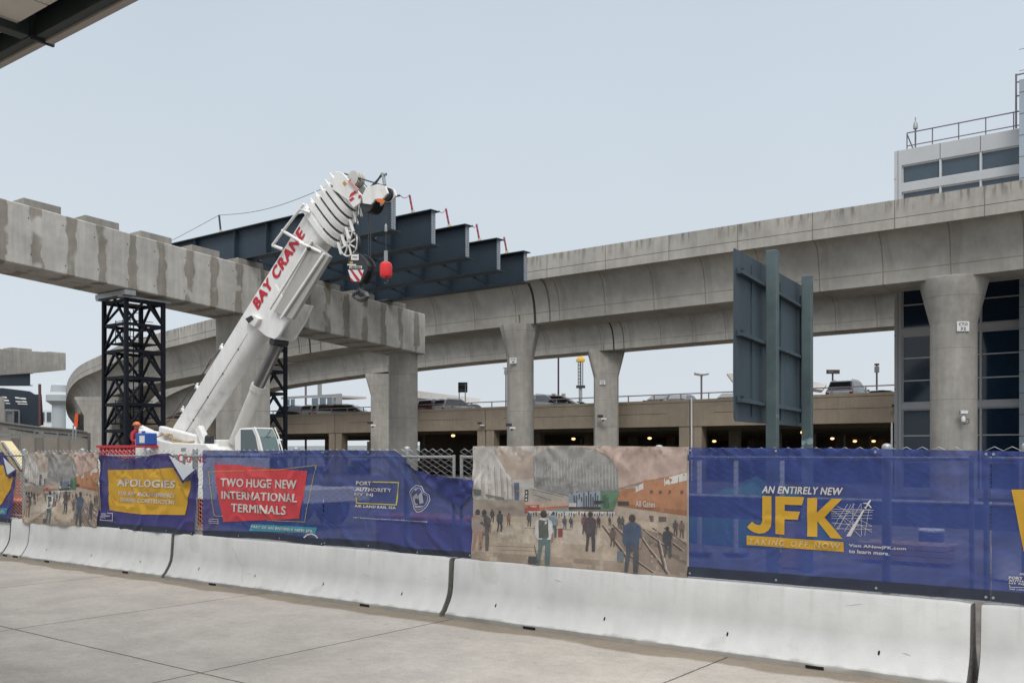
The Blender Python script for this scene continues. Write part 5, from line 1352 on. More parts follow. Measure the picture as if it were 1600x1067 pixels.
MB().box(PY(1394,700,GY).x-.05, PY(1394,700,GY).x+.05, GY-.12, GY-.02, 0, gb).build('downpipe', white_p, t)
# pale bridge wall seen through the open left bays
o = MB().box(-150, -84, GY+100, GY+101, 0, 3.6).build('retaining_wall', conc, origin=(-115, GY+100, 0)); tag(o, 'pale low wall seen through the garage openings beside the right-hand tower', 'wall')
# ---- cameras / floodlights
def wallcam(p, lab, s=1.0, light=False):
    t = thing('security_camera' if not light else 'floodlight', p, lab, 'security camera' if not light else 'floodlight', None)
    rt_ = Vector((CS, SN, 0)); p = Vector(p)
    MB().obox(p+VIEW*.25*s, rt_*.06*s, VIEW*.5*s, Vector((0, 0, .06*s))).build('bracket', galv, t)
    MB().obox(p+VIEW*.45*s-rt_*.1*s+Vector((0, 0, .22*s)), rt_*.5*s, VIEW*.2*s, Vector((0, 0, .24*s))).build('lamp_head', crane_d, t, bevel=.02*s)
    MB().obox(p+VIEW*.50*s+rt_*.22*s+Vector((0, 0, -.05*s)), rt_*.5*s, VIEW*.18*s, Vector((0, 0, .15*s))).build('camera_housing', white_p, t, bevel=.03*s)
    MB().lathe(p+VIEW*.45*s+rt_*.15*s, [(.001, -.28*s), (.09*s, -.22*s), (.11*s, -.12*s), (.05*s, -.10*s)], 12).build('dome', crane_d, t, smooth=True)
    return t
wallcam(PD(581, 664, 87), 'small camera and lamp on the pier column under the left opening', .95)
wallcam(PY(751, 664, GY-.02), 'small camera and lamp on the garage wall left of the fluted column', .75)
wallcam(PD(797, 668, 49.3), 'small camera and lamp at the base of the fluted column', .62)
wallcam(PD(939, 654, 74.6), 'small camera and lamp on the flat trapezoid column', .85)
wallcam(PY(1396, 637, GY-.02), 'small lamp on the garage wall next to the office building', .6)
p = CW(18.3-.1, 38.35); z0 = EYE+(708-655)*38.3/FPX
t = thing('floodlight', (p.x, p.y, z0), 'floodlight and camera on a conduit low on the big round column', 'floodlight')
rt_ = Vector((CS, SN, 0)); pc_ = Vector((p.x, p.y, z0))
MB().obox(pc_+Vector((0, 0, .28))+VIEW*.2, rt_*.36, VIEW*.12, Vector((0, 0, .18))).build('lamp_head', galv, t, bevel=.02)
MB().obox(pc_+Vector((0, 0, .28))+VIEW*.262, rt_*.28, VIEW*.01, Vector((0, 0, .11))).build('lamp_glass', white_p, t)
MB().lathe(pc_+VIEW*.16, [(.001, -.12), (.07, -.1), (.09, 0), (.07, .08), (.02, .19)], 12).build('camera_dome', white_p, t, smooth=True)
MB().tube([pc_+VIEW*.1+Vector((0, 0, -.08)), pc_+VIEW*.05+Vector((0, 0, -z0+.02))], .018, 6).build('conduit', galv, t)
MB().tube([pc_+rt_*.05+VIEW*.08, pc_+rt_*.26+VIEW*.08+Vector((0, 0, .02)), pc_+rt_*.26+VIEW*.08+Vector((0, 0, -.16)), pc_+rt_*.02+VIEW*.08+Vector((0, 0, -.2))], .016, 6).build('cable_loop', crane_d, t)

# ================================================================== OFFICE BUILDING (right)
OY = 48.0
bl = PY(1397.5, 500, OY).x; br = bl+26
ztop = PY(1397, 237, OY).z
t = thing('office_building', (bl, OY, 0), 'grey panelled office building with dark windows behind the big round column at the right', 'building')
fl = [(ztop, 'top')]
MB().box(bl, br, OY+.5, OY+11, 0, ztop-.3).build('core', mat('interior_dark', (.02, .022, .025), .8), t)
def Z(py, px=1397.5): return PY(px, py, OY).z
# heights measured on the left edge of the facade
z_par_b = PY(1407, 258, OY).z          # bottom of top parapet panel
w1t, w1b = PY(1407, 259.5, OY).z, PY(1407, 287, OY).z
MB().box(bl, br, OY-.02, OY+.5, w1t, ztop).build('parapet', panel_w, t, bevel=.015)
hts = []
bands = [(PY(1398, 300, OY).z, PY(1398, 291, OY).z)]
def band(zb_, zt_): MB().box(bl, br, OY-.02, OY+.5, zb_, zt_).build('spandrel', panel_w, t, bevel=.012)
zs1b, zs1t = PY(1407, 301, OY).z, PY(1407, 288, OY).z
fh = PY(1400, 515, OY).z-PY(1400, 636, OY).z
zsp1 = PY(1400, 526, OY).z, PY(1400, 515, OY).z
zsp2 = PY(1400, 640, OY).z, PY(1400, 630.5, OY).z
sp = [zsp2, zsp1, (zsp1[0]+fh, zsp1[1]+fh), (zs1b, zs1t)]
for a, b in sp: band(a, b)
band(0, .4)
wx0 = PY(1409, 600, OY).x
MB().box(bl, wx0, OY-.03, OY+.5, 0, ztop-.01).build('corner_panel', panel_w, t, bevel=.012)
bays = [wx0+i*PY(1467,300,OY).x-i*PY(1407,300,OY).x for i in range(9)]
lay = [(.4, zsp2[0]), (zsp2[1], zsp1[0]), (zsp1[1], zsp1[0]+fh), (zsp1[1]+fh, zs1b), (zs1t, w1t)]
for li, (a, b) in enumerate(lay):
    for x0, x1 in zip(bays, bays[1:]):
        w_ = MB(); fw = .055
        w_.box(x0, x0+fw, OY+.08, OY+.2, a, b); w_.box(x1-fw, x1, OY+.08, OY+.2, a, b); w_.box(x0+fw, x1-fw, OY+.08, OY+.2, a, a+fw); w_.box(x0+fw, x1-fw, OY+.08, OY+.2, b-fw, b)
        if b-a > 1.8:
            n = 3 if b-a > 2.9 else 2
            for k in range(1, n): zz = a+(b-a)*k/n; w_.box(x0+fw, x1-fw, OY+.085, OY+.19, zz-fw/2, zz+fw/2)
        o = w_.build('window', frame_w, t)
        MB().box(x0+fw, x1-fw, OY+.13, OY+.14, a+fw, b-fw).build('pane', win if li < 3 else win2, o)
for x in bays[1:]:
    MB().box(x-.04, x+.04, OY+.0, OY+.3, .4, ztop-.2).build('mullion', frame_w, t)
for z_ in (2.6, 5.2, 7.8, 10.4, 13.0, 15.4): MB().box(bl-.004, wx0-.25, OY-.034, OY-.02, z_, z_+.025).build('panel_joint', crane_d, t)
MB().box(bl+.165, bl+.185, OY-.034, OY-.02, 0, ztop).build('panel_joint', crane_d, t)
for i, x in enumerate(bays[1:8]): MB().box(x-.012, x+.012, OY-.024, OY-.018, w1t, ztop-.02).build('panel_joint', crane_d, t)
# roof railing
r = MB(); ry = OY+.25; rx0_ = PY(1415, 225, OY).x
for i in range(12): x = rx0_+i*1.16; r.bar((x, ry, ztop), (x, ry, ztop+.85), .045)
r.bar((rx0_, ry, ztop+.85), (br, ry, ztop+.85), .045); r.bar((rx0_, ry, ztop+.22), (br, ry, ztop+.22), .04); r.bar((rx0_, ry, ztop+.8), (rx0_+.22, ry+.5, ztop), .04)
r.build('roof_railing', rail_m, t)
mx = PY(1426.5, 200, OY).x
m_ = MB().tube([(mx, ry+.2, ztop), (mx, ry+.2, ztop+1.05)], .04, 8).build('mast', rail_m, t, smooth=True)
MB().lathe((mx, ry+.2, ztop+1.05), [(.02, -.05), (.11, 0), (.11, .13), (.08, .3), (.03, .33), (.03, .55)], 12).build('weather_sensor', galv, m_, smooth=True)
# taller blue-grey wing
wxx = PY(1592.5, 300, OY-1.0).x; hz_ = PY(1593, 125, OY-1.0).z
m = MB(); m.box(wxx, wxx+14, OY-1.0, OY+9, 0, hz_); o_w = m.build('tall_wing', panel_b, t)
for k in range(1, 22): MB().box(wxx-.004, wxx+14, OY-1.006, OY-.998, k*.95, k*.95+.02).build('panel_joint', crane_d, t)
lx = wxx-.22
r = MB(); r.bar((lx, OY-.4, ztop-.1), (lx, OY-.4, hz_+.5), .07)
r.bar((lx, OY-.4, hz_+.45), (wxx+14, OY-.4, hz_+.45), .05); r.bar((lx, OY-.4, hz_+.12), (wxx+14, OY-.4, hz_+.12), .05)
for z_ in (hz_-.5, hz_-1.2): r.bar((lx, OY-.4, z_), (wxx+.1, OY-.4, z_), .05)
r.build('corner_ladder', rail_m, t)

# ================================================================== CARS ON THE GARAGE ROOF
car_glass = glass('car_glass', (.02, .025, .03), .05)
tail = mat('tail_light_red', (.35, .01, .01), .3); head = mat('head_light', (.6, .6, .58), .2)
def make_car(paint, kind, lab, loc, rz):
    L_, W_, H_ = {'suv': (4.8, 1.95, 1.80), 'sedan': (4.7, 1.85, 1.46), 'van': (5.0, 2.0, 1.85)}[kind]
    t = thing('parked_car', loc, lab, 'car', 'cars parked on the garage roof')
    # side profile, front at +x
    if kind == 'sedan': body = [(-2.3,.35),(-2.35,.75),(-2.2,.95),(-1.7,1.0),(1.0,.98),(2.0,.82),(2.3,.62),(2.33,.35)]; cab_ = [(-1.85,.99),(-1.15,1.40),(-.2,1.46),(.45,1.40),(1.2,.97)]
    elif kind == 'suv': body = [(-2.35,.40),(-2.38,1.0),(-2.3,1.12),(1.0,1.12),(2.0,1.02),(2.35,.8),(2.38,.40)]; cab_ = [(-2.28,1.11),(-2.0,1.72),(-1.6,1.80),(.1,1.79),(1.2,1.11)]
    else: body = [(-2.45,.38),(-2.48,1.0),(-2.4,1.10),(1.5,1.05),(2.2,.92),(2.48,.7),(2.48,.38)]; cab_ = [(-2.38,1.08),(-2.15,1.75),(-1.7,1.85),(.4,1.80),(1.75,1.03)]
    def lat(P, w0, w1, zlo, zhi):
        secs = []
        for sgn in (-1, -.88, .88, 1):
            pass
        return secs
    hw = W_/2
    def ring(P, y, sx, sz): return [Vector((x*sx, y, z if z < .5 else .5+(z-.5)*sz)) for x, z in P]
    MB().loft([ring(body, -hw, .97, .93), ring(body, -hw*.94, 1, 1), ring(body, hw*.94, 1, 1), ring(body, hw, .97, .93)]).build('body', paint, t, origin=(0, 0, 0), bevel=.05, smooth=True)
    z0 = cab_[0][1]
    def cring(y, k):   # tumblehome: narrower at the top
        return None
    lo = hw*.93; hi = hw*.76; zt__ = max(z for x, z in cab_)
    wy = lambda z, sg: sg*(lo+(hi-lo)*((z-z0)/(zt__-z0)))
    MB().loft([[Vector((x, wy(z, -1), z)) for x, z in cab_], [Vector((x, wy(z, 1), z)) for x, z in cab_]]).build('cabin', paint, t, origin=(0, 0, 0), bevel=.04, smooth=True)
    n = len(cab_); e_ = .012
    def inset(P, f): c = (sum(x for x, z in P)/len(P), sum(z for x, z in P)/len(P)); return [(c[0]+(x-c[0])*f, c[1]+(z-c[1])*f) for x, z in P]
    for sg in (-1, 1):
        MB().add([Vector((x, wy(z, sg)+sg*e_, z)) for x, z in inset(cab_, .84)], [list(range(n))]).build('side_window', car_glass, t, origin=(0, 0, 0))
    for (a, b, nm) in ((cab_[0], cab_[1], 'rear_window'), (cab_[-1], cab_[-2], 'windscreen')):
        pts = []
        nx = -1 if a[0] < 0 else 1
        for f in (.12, .88):
            x = a[0]+(b[0]-a[0])*f+nx*.02; z = a[1]+(b[1]-a[1])*f+.01; pts.append((x, z))
        P = [Vector((pts[0][0], wy(pts[0][1], -1)*.88, pts[0][1])), Vector((pts[1][0], wy(pts[1][1], -1)*.88, pts[1][1])), Vector((pts[1][0], wy(pts[1][1], 1)*.88, pts[1][1])), Vector((pts[0][0], wy(pts[0][1], 1)*.88, pts[0][1]))]
        MB().add(P, [(0, 1, 2, 3)]).build(nm, car_glass, t, origin=(0, 0, 0))
    for sg in (-1, 1):
        MB().box(body[1][0]-.02, body[1][0]+.1, sg*hw*.86-.13, sg*hw*.86+.13, .72, .95).build('tail_light', tail, t, origin=(0, 0, 0), bevel=.02)
        MB().box(2.2, 2.36, sg*hw*.75-.18, sg*hw*.75+.18, .62, .76).build('head_light', head, t, origin=(0, 0, 0), bevel=.02)
        MB().box(.75, .95, sg*(hw+.08)-.08, sg*(hw+.08)+.08, z0, z0+.13).build('mirror', paint, t, origin=(0, 0, 0), bevel=.02)
        for x in (-1.45, 1.45):
            w_ = MB().loft([[Vector((x+r*math.cos(2*math.pi*k/20), sg*(hw-.22)+sg*y, .34+r*math.sin(2*math.pi*k/20))) for k in range(20)] for r, y in ((.2, 0), (.33, 0), (.34, .04), (.34, .19), (.32, .23), (.2, .23))]).build('wheel', rubber, t, origin=(0, 0, 0), smooth=True)
    if kind != 'sedan':
        for sg in (-1, 1): MB().bar((-1.7, sg*hi*.9, zt__+.05), (0, sg*hi*.9, zt__+.04), .04).build('roof_rail', galv, t, origin=(0, 0, 0))
    t.rotation_euler = (0, 0, rz)
    return t
cw = mat('car_white', (.62, .63, .63), .25, var=.02, coat=.6); csv = mat('car_silver', (.36, .37, .38), .3, metal=.5, var=.02, coat=.6); cdk = mat('car_dark', (.03, .035, .045), .25, var=.02, coat=.6); crd = mat('car_maroon', (.12, .03, .035), .25, var=.02, coat=.6)
def cpos(px, dy): p = PY(px, 600, GY+dy); return Vector((p.x, p.y, deck))
R90 = math.pi/2
for px_, dy, kind, pt, lab, rz in (
    (1328, 3.4, 'suv', csv, 'silver SUV seen from behind on the garage roof, beside the office building', R90),
    (1041, 4.5, 'sedan', csv, 'silver car roof above the parapet, right of the flat trapezoid column', R90),
    (1068, 5.0, 'sedan', cw, 'pale low car roof just left of the double headed lamp post', R90+.1),
    (1150, 5.5, 'sedan', csv, 'grey car partly behind the big road sign', R90),
    (845, 3.2, 'suv', cw, 'white SUV with black rear glass right of the fluted column', R90),
    (876, 5.0, 'van', cw, 'long white van under the purple pole', .35),
    (668, 3.4, 'sedan', cw, 'white car next to the round pier column', R90),
    (686, 3.6, 'suv', crd, 'maroon car parked between two white cars under the slanted canopy', R90),
    (714, 3.6, 'suv', cw, 'white SUV at the legs of the dark square sign', R90-.2),
    (735, 5.6, 'sedan', cw, 'white car at the tip of the slanted white canopy', R90),
    (466, 3.0, 'suv', cdk, 'dark SUV nearest to the right hand black tower', R90),
    (502, 3.4, 'suv', cw, 'white hatchback below the grey gantry sign', R90),
    (520, 3.8, 'van', cw, 'white van below the right end of the grey gantry sign', R90-.3),
    (549, 4.6, 'van', csv, 'long silver van left of the trapezoid column by the round pier column', .4),
    (905, 8, 'sedan', cw, 'white car roof at the foot of the yellow topped mast', .5),
    (1383, 9, 'sedan', cw, 'low white car beside the edge of the office building', .3)):
    make_car(pt, kind, lab, cpos(px_, dy), rz)
# ================================================================== POLES AND SIGNS BEYOND
def rp_(px, py, y): return PY(px, py, y)
def pole_thing(name, px, ytop, y, r, lab, cat, m, group=None):
    b = PY(px, 600, y); top = PY(px, ytop, y); t = thing(name, (b.x, b.y, deck), lab, cat, group)
    MB().tube([(b.x, b.y, deck), top], r, 10).build('pole', m, t, smooth=True)
    return t, top
RT = Vector((CS, SN, 0))
t, top = pole_thing('lamp_post', 1096, 585, GY+14, .09, 'slim roof lamp post with two flat heads spread like wings', 'lamp post', rail_m)
for sg in (-1, 1):
    MB().obox(top+RT*sg*.35+Vector((0, 0, .02)), RT*sg*.62+Vector((0, 0, .12)), VIEW*.45, Vector((0, 0, .22))).build('lamp_head', galv, t, bevel=.05)
t, top = pole_thing('lamp_post', 872.5, 549, GY+16, .10, 'tall thin purple pole rising behind the deck, between fluted column and mast', 'lamp post', mat('purple_pole', (.06, .025, .07), .5))
t, top = pole_thing('roof_sign', 1301, 581, GY+9, .07, 'small wide brown sign on one thin post, left of the silver SUV', 'sign', rail_m)
MB().obox(top+VIEW*.09, RT*1.05, VIEW*.05, Vector((0, 0, .32))).build('sign_board', mat('brown_sign', (.10, .075, .07), .6), t)
MB().obox(top+VIEW*.12+RT*-.2, RT*.4, VIEW*.01, Vector((0, 0, .10))).build('sign_strip', galv, t)
t, top = pole_thing('lamp_post', 1370, 570, GY+9, .07, 'narrow post with a small square box and lamp on top, near the office building edge', 'lamp post', rail_m)
MB().obox(top+Vector((0, 0, -.35)), RT*.33, VIEW*.2, Vector((0, 0, .5))).build('equipment_box', galv, t, bevel=.02)
MB().obox(top+Vector((0, 0, .03)), RT*.34, VIEW*.2, Vector((0, 0, .14))).build('lamp_head', crane_d, t, bevel=.03)
b0_ = PY(722, 600, GY+6); t = thing('roof_sign', (b0_.x, b0_.y, deck), 'dark square sign board on two thin legs left of the fluted column', 'sign')
a = PY(717.5, 597, GY+6); b = PY(727, 597, GY+6)
for q in (a, b): MB().tube([(q.x, q.y, deck), q+Vector((0, 0, -.2))], .05, 8).build('leg', galv, t)
c_ = PY(723, 605, GY+6)-VIEW*.12; MB().obox(c_, RT*.93, VIEW*.05, Vector((0, 0, 1.0))).build('sign_board', mat('dark_sign', (.035, .04, .045), .6), t, bevel=.01)
for k in (-.25, .25): MB().obox(c_+VIEW*.04+Vector((0, 0, k)), RT*.9, VIEW*.02, Vector((0, 0, .05))).build('board_rail', galv, t)
pa_ = mat('pale_sign', (.48, .42, .42), .6)
for px_, lab, tx in ((865, 'small pale square sign left of the purple pole', '284'), (880.5, 'small pale square sign right of the purple pole', 'EXIT')):
    t, top = pole_thing('roof_sign', px_, 618, GY+11, .05, lab, 'sign', rail_m)
    MB().obox(top+VIEW*.07, RT*.42, VIEW*.04, Vector((0, 0, .42))).build('sign_board', pa_, t)
    MB().obox(top+VIEW*.10, RT*.25, VIEW*.004, Vector((0, 0, .14))).build('sign_mark', rail_m, t)
t, top = pole_thing('lamp_post', 790.5, 575, GY+9, .07, 'thin post with a small box half hidden by the fluted column', 'lamp post', rail_m)
MB().obox(top+Vector((0, 0, -.4)), RT*.35, VIEW*.2, Vector((0, 0, .5))).build('equipment_box', galv, t, bevel=.02)
MB().obox(top, RT*.5, VIEW*.25, Vector((0, 0, .18))).build('lamp_head', galv, t, bevel=.03)
# lattice mast with a yellow top
b = PY(907, 600, GY+40); z_ = lambda py: PY(907, py, GY+40).z
t = thing('lattice_mast', (b.x, b.y, 0), 'thin grey lattice mast with a yellow top and a small dark board', 'mast')
MB().tube([(b.x, b.y, 0), (b.x, b.y, z_(603))], .25, 10).build('pole', galv, t, smooth=True)
for s1, s2 in ((-1,-1),(1,-1),(1,1),(-1,1)): MB().bar((b.x+s1*.22, b.y+s2*.22, z_(603)), (b.x+s1*.22, b.y+s2*.22, z_(560)), .08).build('mast_leg', crane_d, t)
for k in range(8):
    z0 = z_(603)+(z_(560)-z_(603))*k/8
    q = MB(); q.bar((b.x-.22, b.y-.22, z0), (b.x+.22, b.y-.22, z0), .07); q.build('mast_rung', crane_d, t)
MB().lathe((b.x, b.y, 0), [(.75, z_(565)), (.7, z_(561.5)), (.3, z_(557)), (.08, z_(554))], 4).build('yellow_top', yellow_p, t)
MB().obox(Vector((b.x, b.y, z_(604.5)))+VIEW*.35, RT*1.2, VIEW*.08, Vector((0, 0, .38))).build('dark_board', crane_d, t)
# slanted white canopies
canopy_m = mat('white_canopy_panel', (.50, .48, .46), .5, var=.04, scale=.5)
def slant(px0, py0, px1, py1, th0, th1, Y0, Y1, lab, tipdx):
    a = PD(px0, py0, Y0); b = PD(px1, py1, Y1); t = thing('terminal_canopy', (a.x, a.y, 0), lab, 'canopy roof')
    up0 = Vector((0, 0, th0*Y0/FPX)); up1 = Vector((0, 0, th1*Y1/FPX)); back = Vector((a.x, a.y, 0)).lerp(Vector((b.x, b.y, 0)), .5).normalized()*7
    tip = PD(px1-tipdx, py1+th1, Y1)
    n = 6
    tops = [a.lerp(b, i/n) for i in range(n+1)]; bots = [(a-up0).lerp(tip, i/n) for i in range(n+1)]
    for i in range(n):
        g_ = .006
        P = [tops[i].lerp(tops[i+1], g_), tops[i].lerp(tops[i+1], 1-g_), bots[i].lerp(bots[i+1], 1-g_), bots[i].lerp(bots[i+1], g_)]
        MB().prism(P, back).build('panel', canopy_m, t)
    MB().prism([bots[0]+back*.05, bots[-1]+back*.05-RT*3, bots[-1]+back*.05-RT*4-Vector((0, 0, .6)), bots[0]+back*.05-Vector((0, 0, 1.4))], back*.8).build('soffit_beam', mat('canopy_beam', (.17, .15, .14), .7), t)
    p_ = a.lerp(b, .15); MB().box(p_.x-.4, p_.x+.4, p_.y+1, p_.y+2, 0, p_.z-2.2).build('support', galv, t)
    return t
slant(640, 609, 752, 623, 11.5, 8.5, 150, 135, 'long sloping white canopy edge between the round pier column and the fluted column', 6)
slant(1222, 588, 1292, 600, 14, 9, 150, 140, 'small sloping white canopy tip beyond the garage, right of the road sign', 7)
q_ = PD(1150, 600, 140); t = thing('terminal_canopy', (q_.x, q_.y, 0), 'small pale canopy wedge touching the left edge of the road sign', 'canopy roof')
MB().prism([PD(x, y, 140) for x, y in ((1136, 583.5), (1180, 583.5), (1180, 602), (1152, 598), (1144.5, 595))], CW(.2, .97)*3).build('panel', canopy_m, t)
MB().box(q_.x+1, q_.x+2, q_.y+2, q_.y+3, 0, q_.z+.5).build('support', galv, t)
t, top = pole_thing('lamp_post', 1146.5, 520, GY+30, .10, 'tall pale pole touching the left edge of the road sign', 'lamp post', galv)
# gantry with sign backs
gp = PY(531, 640, GY+30); zg = PY(531, 615, GY+30).z
t = thing('sign_gantry', (gp.x, gp.y, 0), 'grey sign gantry seen from behind above the garage roof, right of the black tower', 'sign gantry')
g_y = GY+30; gx = lambda px: PY(px, 600, g_y).x; gz_ = lambda px, py: PY(px, py, g_y).z
MB().box(gx(526), gx(533), g_y-.2, g_y+.2, 0, zg).build('gantry_post', galv, t)
MB().box(gx(440), gx(532), g_y-.15, g_y+.15, zg-.35, zg-.02).build('gantry_beam', galv, t)
MB().box(gx(497), gx(502), g_y-.12, g_y+.12, zg, zg+6).build('mast', galv, t); MB().box(gx(477), gx(478.5), g_y-.12, g_y+.12, 0, zg+6).build('mast', rail_m, t)
dkb = mat('sign_back_blue', (.12, .16, .20), .5, var=.1)
for a, b in ((489.5, 499.3), (501.6, 511), (513.5, 521), (448, 454.5), (456.5, 462.5)):
    MB().box(gx(a), gx(b), g_y-.3, g_y-.24, zg-1.9, zg-.45).build('sign_panel', dkb, t)
    MB().box(gx(b), gx(b)+.12, g_y-.36, g_y-.3, zg-1.95, zg-.4).build('panel_frame', galv, t)
MB().box(gx(435), gx(469), g_y+8, g_y+14, zg+.2, zg+.5).build('flat_roof', canopy_m, t)
MB().box(gx(455), gx(460), g_y+8, g_y+9, 0, zg+.2).build('roof_support', galv, t)

# ================================================================== FAR LEFT
XF = -108.0
fa, fb = PX(-30, 543, XF), PX(103, 552, XF); ga, gb_ = PX(-30, 588, XF), PX(103, 578, XF)
t = thing('bridge_pier', (XF, fb.y, 0), 'far short concrete cap beam cut by the left edge of the photo', 'bridge pier')
MB().loft([[(x, fa.y, ga.z), (x, fa.y, fa.z)] for x in ()] or [[(XF, fa.y, ga.z), (XF, fa.y, fa.z), (XF-2.4, fa.y, fa.z), (XF-2.4, fa.y, ga.z)], [(XF, PX(50,580,XF).y, PX(50,583,XF).z), (XF, PX(50,580,XF).y, PX(50,548.5,XF).z), (XF-2.4, PX(50,580,XF).y, PX(50,548.5,XF).z), (XF-2.4, PX(50,580,XF).y, PX(50,583,XF).z)], [(XF, fb.y, gb_.z), (XF, fb.y, fb.z), (XF-2.4, fb.y, fb.z), (XF-2.4, fb.y, gb_.z)]]).build('cap_beam', conc, t, bevel=.03)
for a, b, c in ((18, 50, 542.5), (76, 103, 549)):
    p, q = PX(a, c, XF), PX(b, c+1.5, XF)
    MB().box(XF-2, XF-.05, p.y, q.y, p.z-.6, p.z).build('bearing_pedestal', conc, t, bevel=.02)
fy = PX(8, 600, XF).y; MB().lathe((XF-1.2, fy-4, 0), [(1.1, 0), (1.1, ga.z-.2)], 24).build('column', conc_col, t, smooth=True)
# dark steel under it
navy = mat('navy_steel', (.018, .028, .042), .55, var=.2, scale=.6)
a = PD(-20, 590, 125); b = PD(47, 590, 125)
t = thing('steel_girder', (a.x, a.y, PD(0, 603, 125).z), 'dark far steel girder end under the far cap beam at the left edge', 'girder')
zt1, zb1 = PD(0, 583, 125).z, PD(0, 602, 125).z
dd = (b-a).normalized()
MB().obox((a+b)/2*1.0+Vector((0, 0, (zt1+zb1)/2-(a.z+b.z)/2)), dd*(b-a).length, VIEW*.1, Vector((0, 0, zt1-zb1))).build('web', navy, t)
for z in (zt1, zb1): MB().obox(Vector(((a.x+b.x)/2, (a.y+b.y)/2, z)), dd*((b-a).length+.2), VIEW*1.0, Vector((0, 0, .1))).build('flange', navy, t)
# dark steel-framed building shell
Yn = 100
t = thing('steel_shed', PD(0, 660, Yn)*1.0, 'dark navy steel building shell with bright slots, cut by the left edge', 'shed')
P = [PD(x, y, Yn) for x, y in ((-40, 606), (4, 606), (45, 611), (53, 616), (63, 616), (66, 664), (-40, 664))]
sl = [(3, 619, 10, 622), (6, 624, 13, 627), (8, 629, 15, 631), (23, 620, 30, 623), (31, 621, 40, 624), (24, 626, 33, 628.5), (34, 626, 41, 629), (27, 630, 42, 632)]
MB().prism(P, -VIEW*.3).build('front_wall', navy, t)
MB().prism([p+Vector((p.x, p.y, 0)).normalized()*.32 for p in P], CW(-.50, .85)*13).build('body', navy, t)
for i, (x0, y0_, x1, y1_) in enumerate(sl):
    q = [PD(x, y, Yn-.05) for x, y in ((x0, y0_), (x1, y0_+.6), (x1+1.5, y1_), (x0+1, y1_-.6))]
    MB().add(q, [(0, 1, 2, 3)]).build('skylight_slot', white_p, t)
fr_ = MB()
for a, b in (((8, 640), (30, 641)), ((30, 641), (30, 664)), ((21, 641), (21, 664)), ((8, 640), (8, 664))): fr_.bar(PD(*a, Yn-.4), PD(*b, Yn-.4), .12)
fr_.build('door_frame', galv, t)
MB().prism([PD(x, y, Yn-.15) for x, y in ((9, 641), (20.5, 641.5), (20.5, 663), (9, 663))], -VIEW*.05).build('door_leaf', mat('grey_door', (.18, .185, .18), .7), t)
MB().bar(PD(62, 600, Yn-.3), PD(62.8, 664, Yn-.3), .22, .22).build('corner_post', mat('rusty_post', (.12, .05, .055), .7), t)
p = PD(0, 660, 96); t = thing('concrete_column', p, 'pale grey square column at the left edge in front of the dark steel shed', 'column')
MB().prism([PD(x, y, 96) for x, y in ((-14, 619), (7, 620), (7, 662), (-14, 662))], CW(-.50, .85)*1.4).build('shaft', conc, t, bevel=.03)
# white building beyond
Yw = 210
t = thing('office_building', PD(76, 665, Yw), 'distant white building with dark windows between the navy shed and the curving overpass', 'building')
MB().prism([PD(x, y, Yw) for x, y in ((64, 640), (92, 641), (92, 675), (64, 675))], CW(-.50, .85)*14).build('wall', white_p, t)
for a, b in ((66, 69.5), (72.5, 80), (82.5, 88)):
    f = MB().prism([PD(x, y, Yw-.1) for x, y in ((a, 643), (b, 643), (b, 659), (a, 659))], -VIEW*.08).build('window', frame_w, t)
    MB().prism([PD(x, y, Yw-.25) for x, y in ((a+.6, 644), (b-.6, 644), (b-.6, 658), (a+.6, 658))], -VIEW*.05).build('pane', win2, f)
# roof antennas building
Yw = 190
t = thing('control_tower', PD(87, 640, Yw), 'faint pale round-topped tower beside the far end of the curving overpass', 'tower')
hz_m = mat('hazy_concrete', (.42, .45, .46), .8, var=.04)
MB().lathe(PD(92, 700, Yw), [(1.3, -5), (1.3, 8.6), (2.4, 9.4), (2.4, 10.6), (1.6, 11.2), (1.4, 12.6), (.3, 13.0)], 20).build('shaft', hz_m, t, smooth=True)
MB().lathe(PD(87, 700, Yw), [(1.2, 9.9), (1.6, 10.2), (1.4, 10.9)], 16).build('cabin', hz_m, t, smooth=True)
# ramp retaining wall with metal rail
t = thing('retaining_wall', PD(40, 690, 66), 'grey retaining wall with a metal edge rail below the navy shed', 'wall')
W_ = [PD(-60, 652, 64), PD(0, 660, 66), PD(60, 668, 68), PD(112, 672, 70), PD(137, 676, 71)]
for a, b in zip(W_, W_[1:]):
    MB().prism([Vector((a.x, a.y, 0)), Vector((b.x, b.y, 0)), b, a], -VIEW*.5).build('wall_panel', conc, t)
    MB().bar(a+VIEW*.1+Vector((0, 0, .05)), b+VIEW*.1+Vector((0, 0, .05)), .12, .10).build('edge_rail', galv, t)
    MB().bar(a-VIEW*.1+Vector((0, 0, -.35)), b+VIEW*.02+Vector((0, 0, -.35)), .10, .06).build('lower_rail', crane_d, t)
# orange sign near the curve
p = PD(120, 682, 60); t = thing('road_work_sign', (p.x, p.y, 0), 'small orange board with a dark panel on two thin legs, under the curving overpass', 'sign')
MB().prism([PD(x, y, 60) for x, y in ((117.5, 646), (122, 645), (121, 667), (115, 666))], -VIEW*.06).build('orange_board', orange_p, t)
MB().prism([PD(x, y, 60.2) for x, y in ((121.5, 646), (128.5, 647), (126, 667), (120.5, 667))], -VIEW*.06).build('dark_board', crane_d, t, bevel=.02)
for a, b in (((114.5, 664), (112.5, 700)), ((119, 667), (117.5, 700))): MB().bar(PD(*a, 60), Vector((PD(*b, 60).x, PD(*b, 60).y, 0)), .06).build('leg', galv, t)
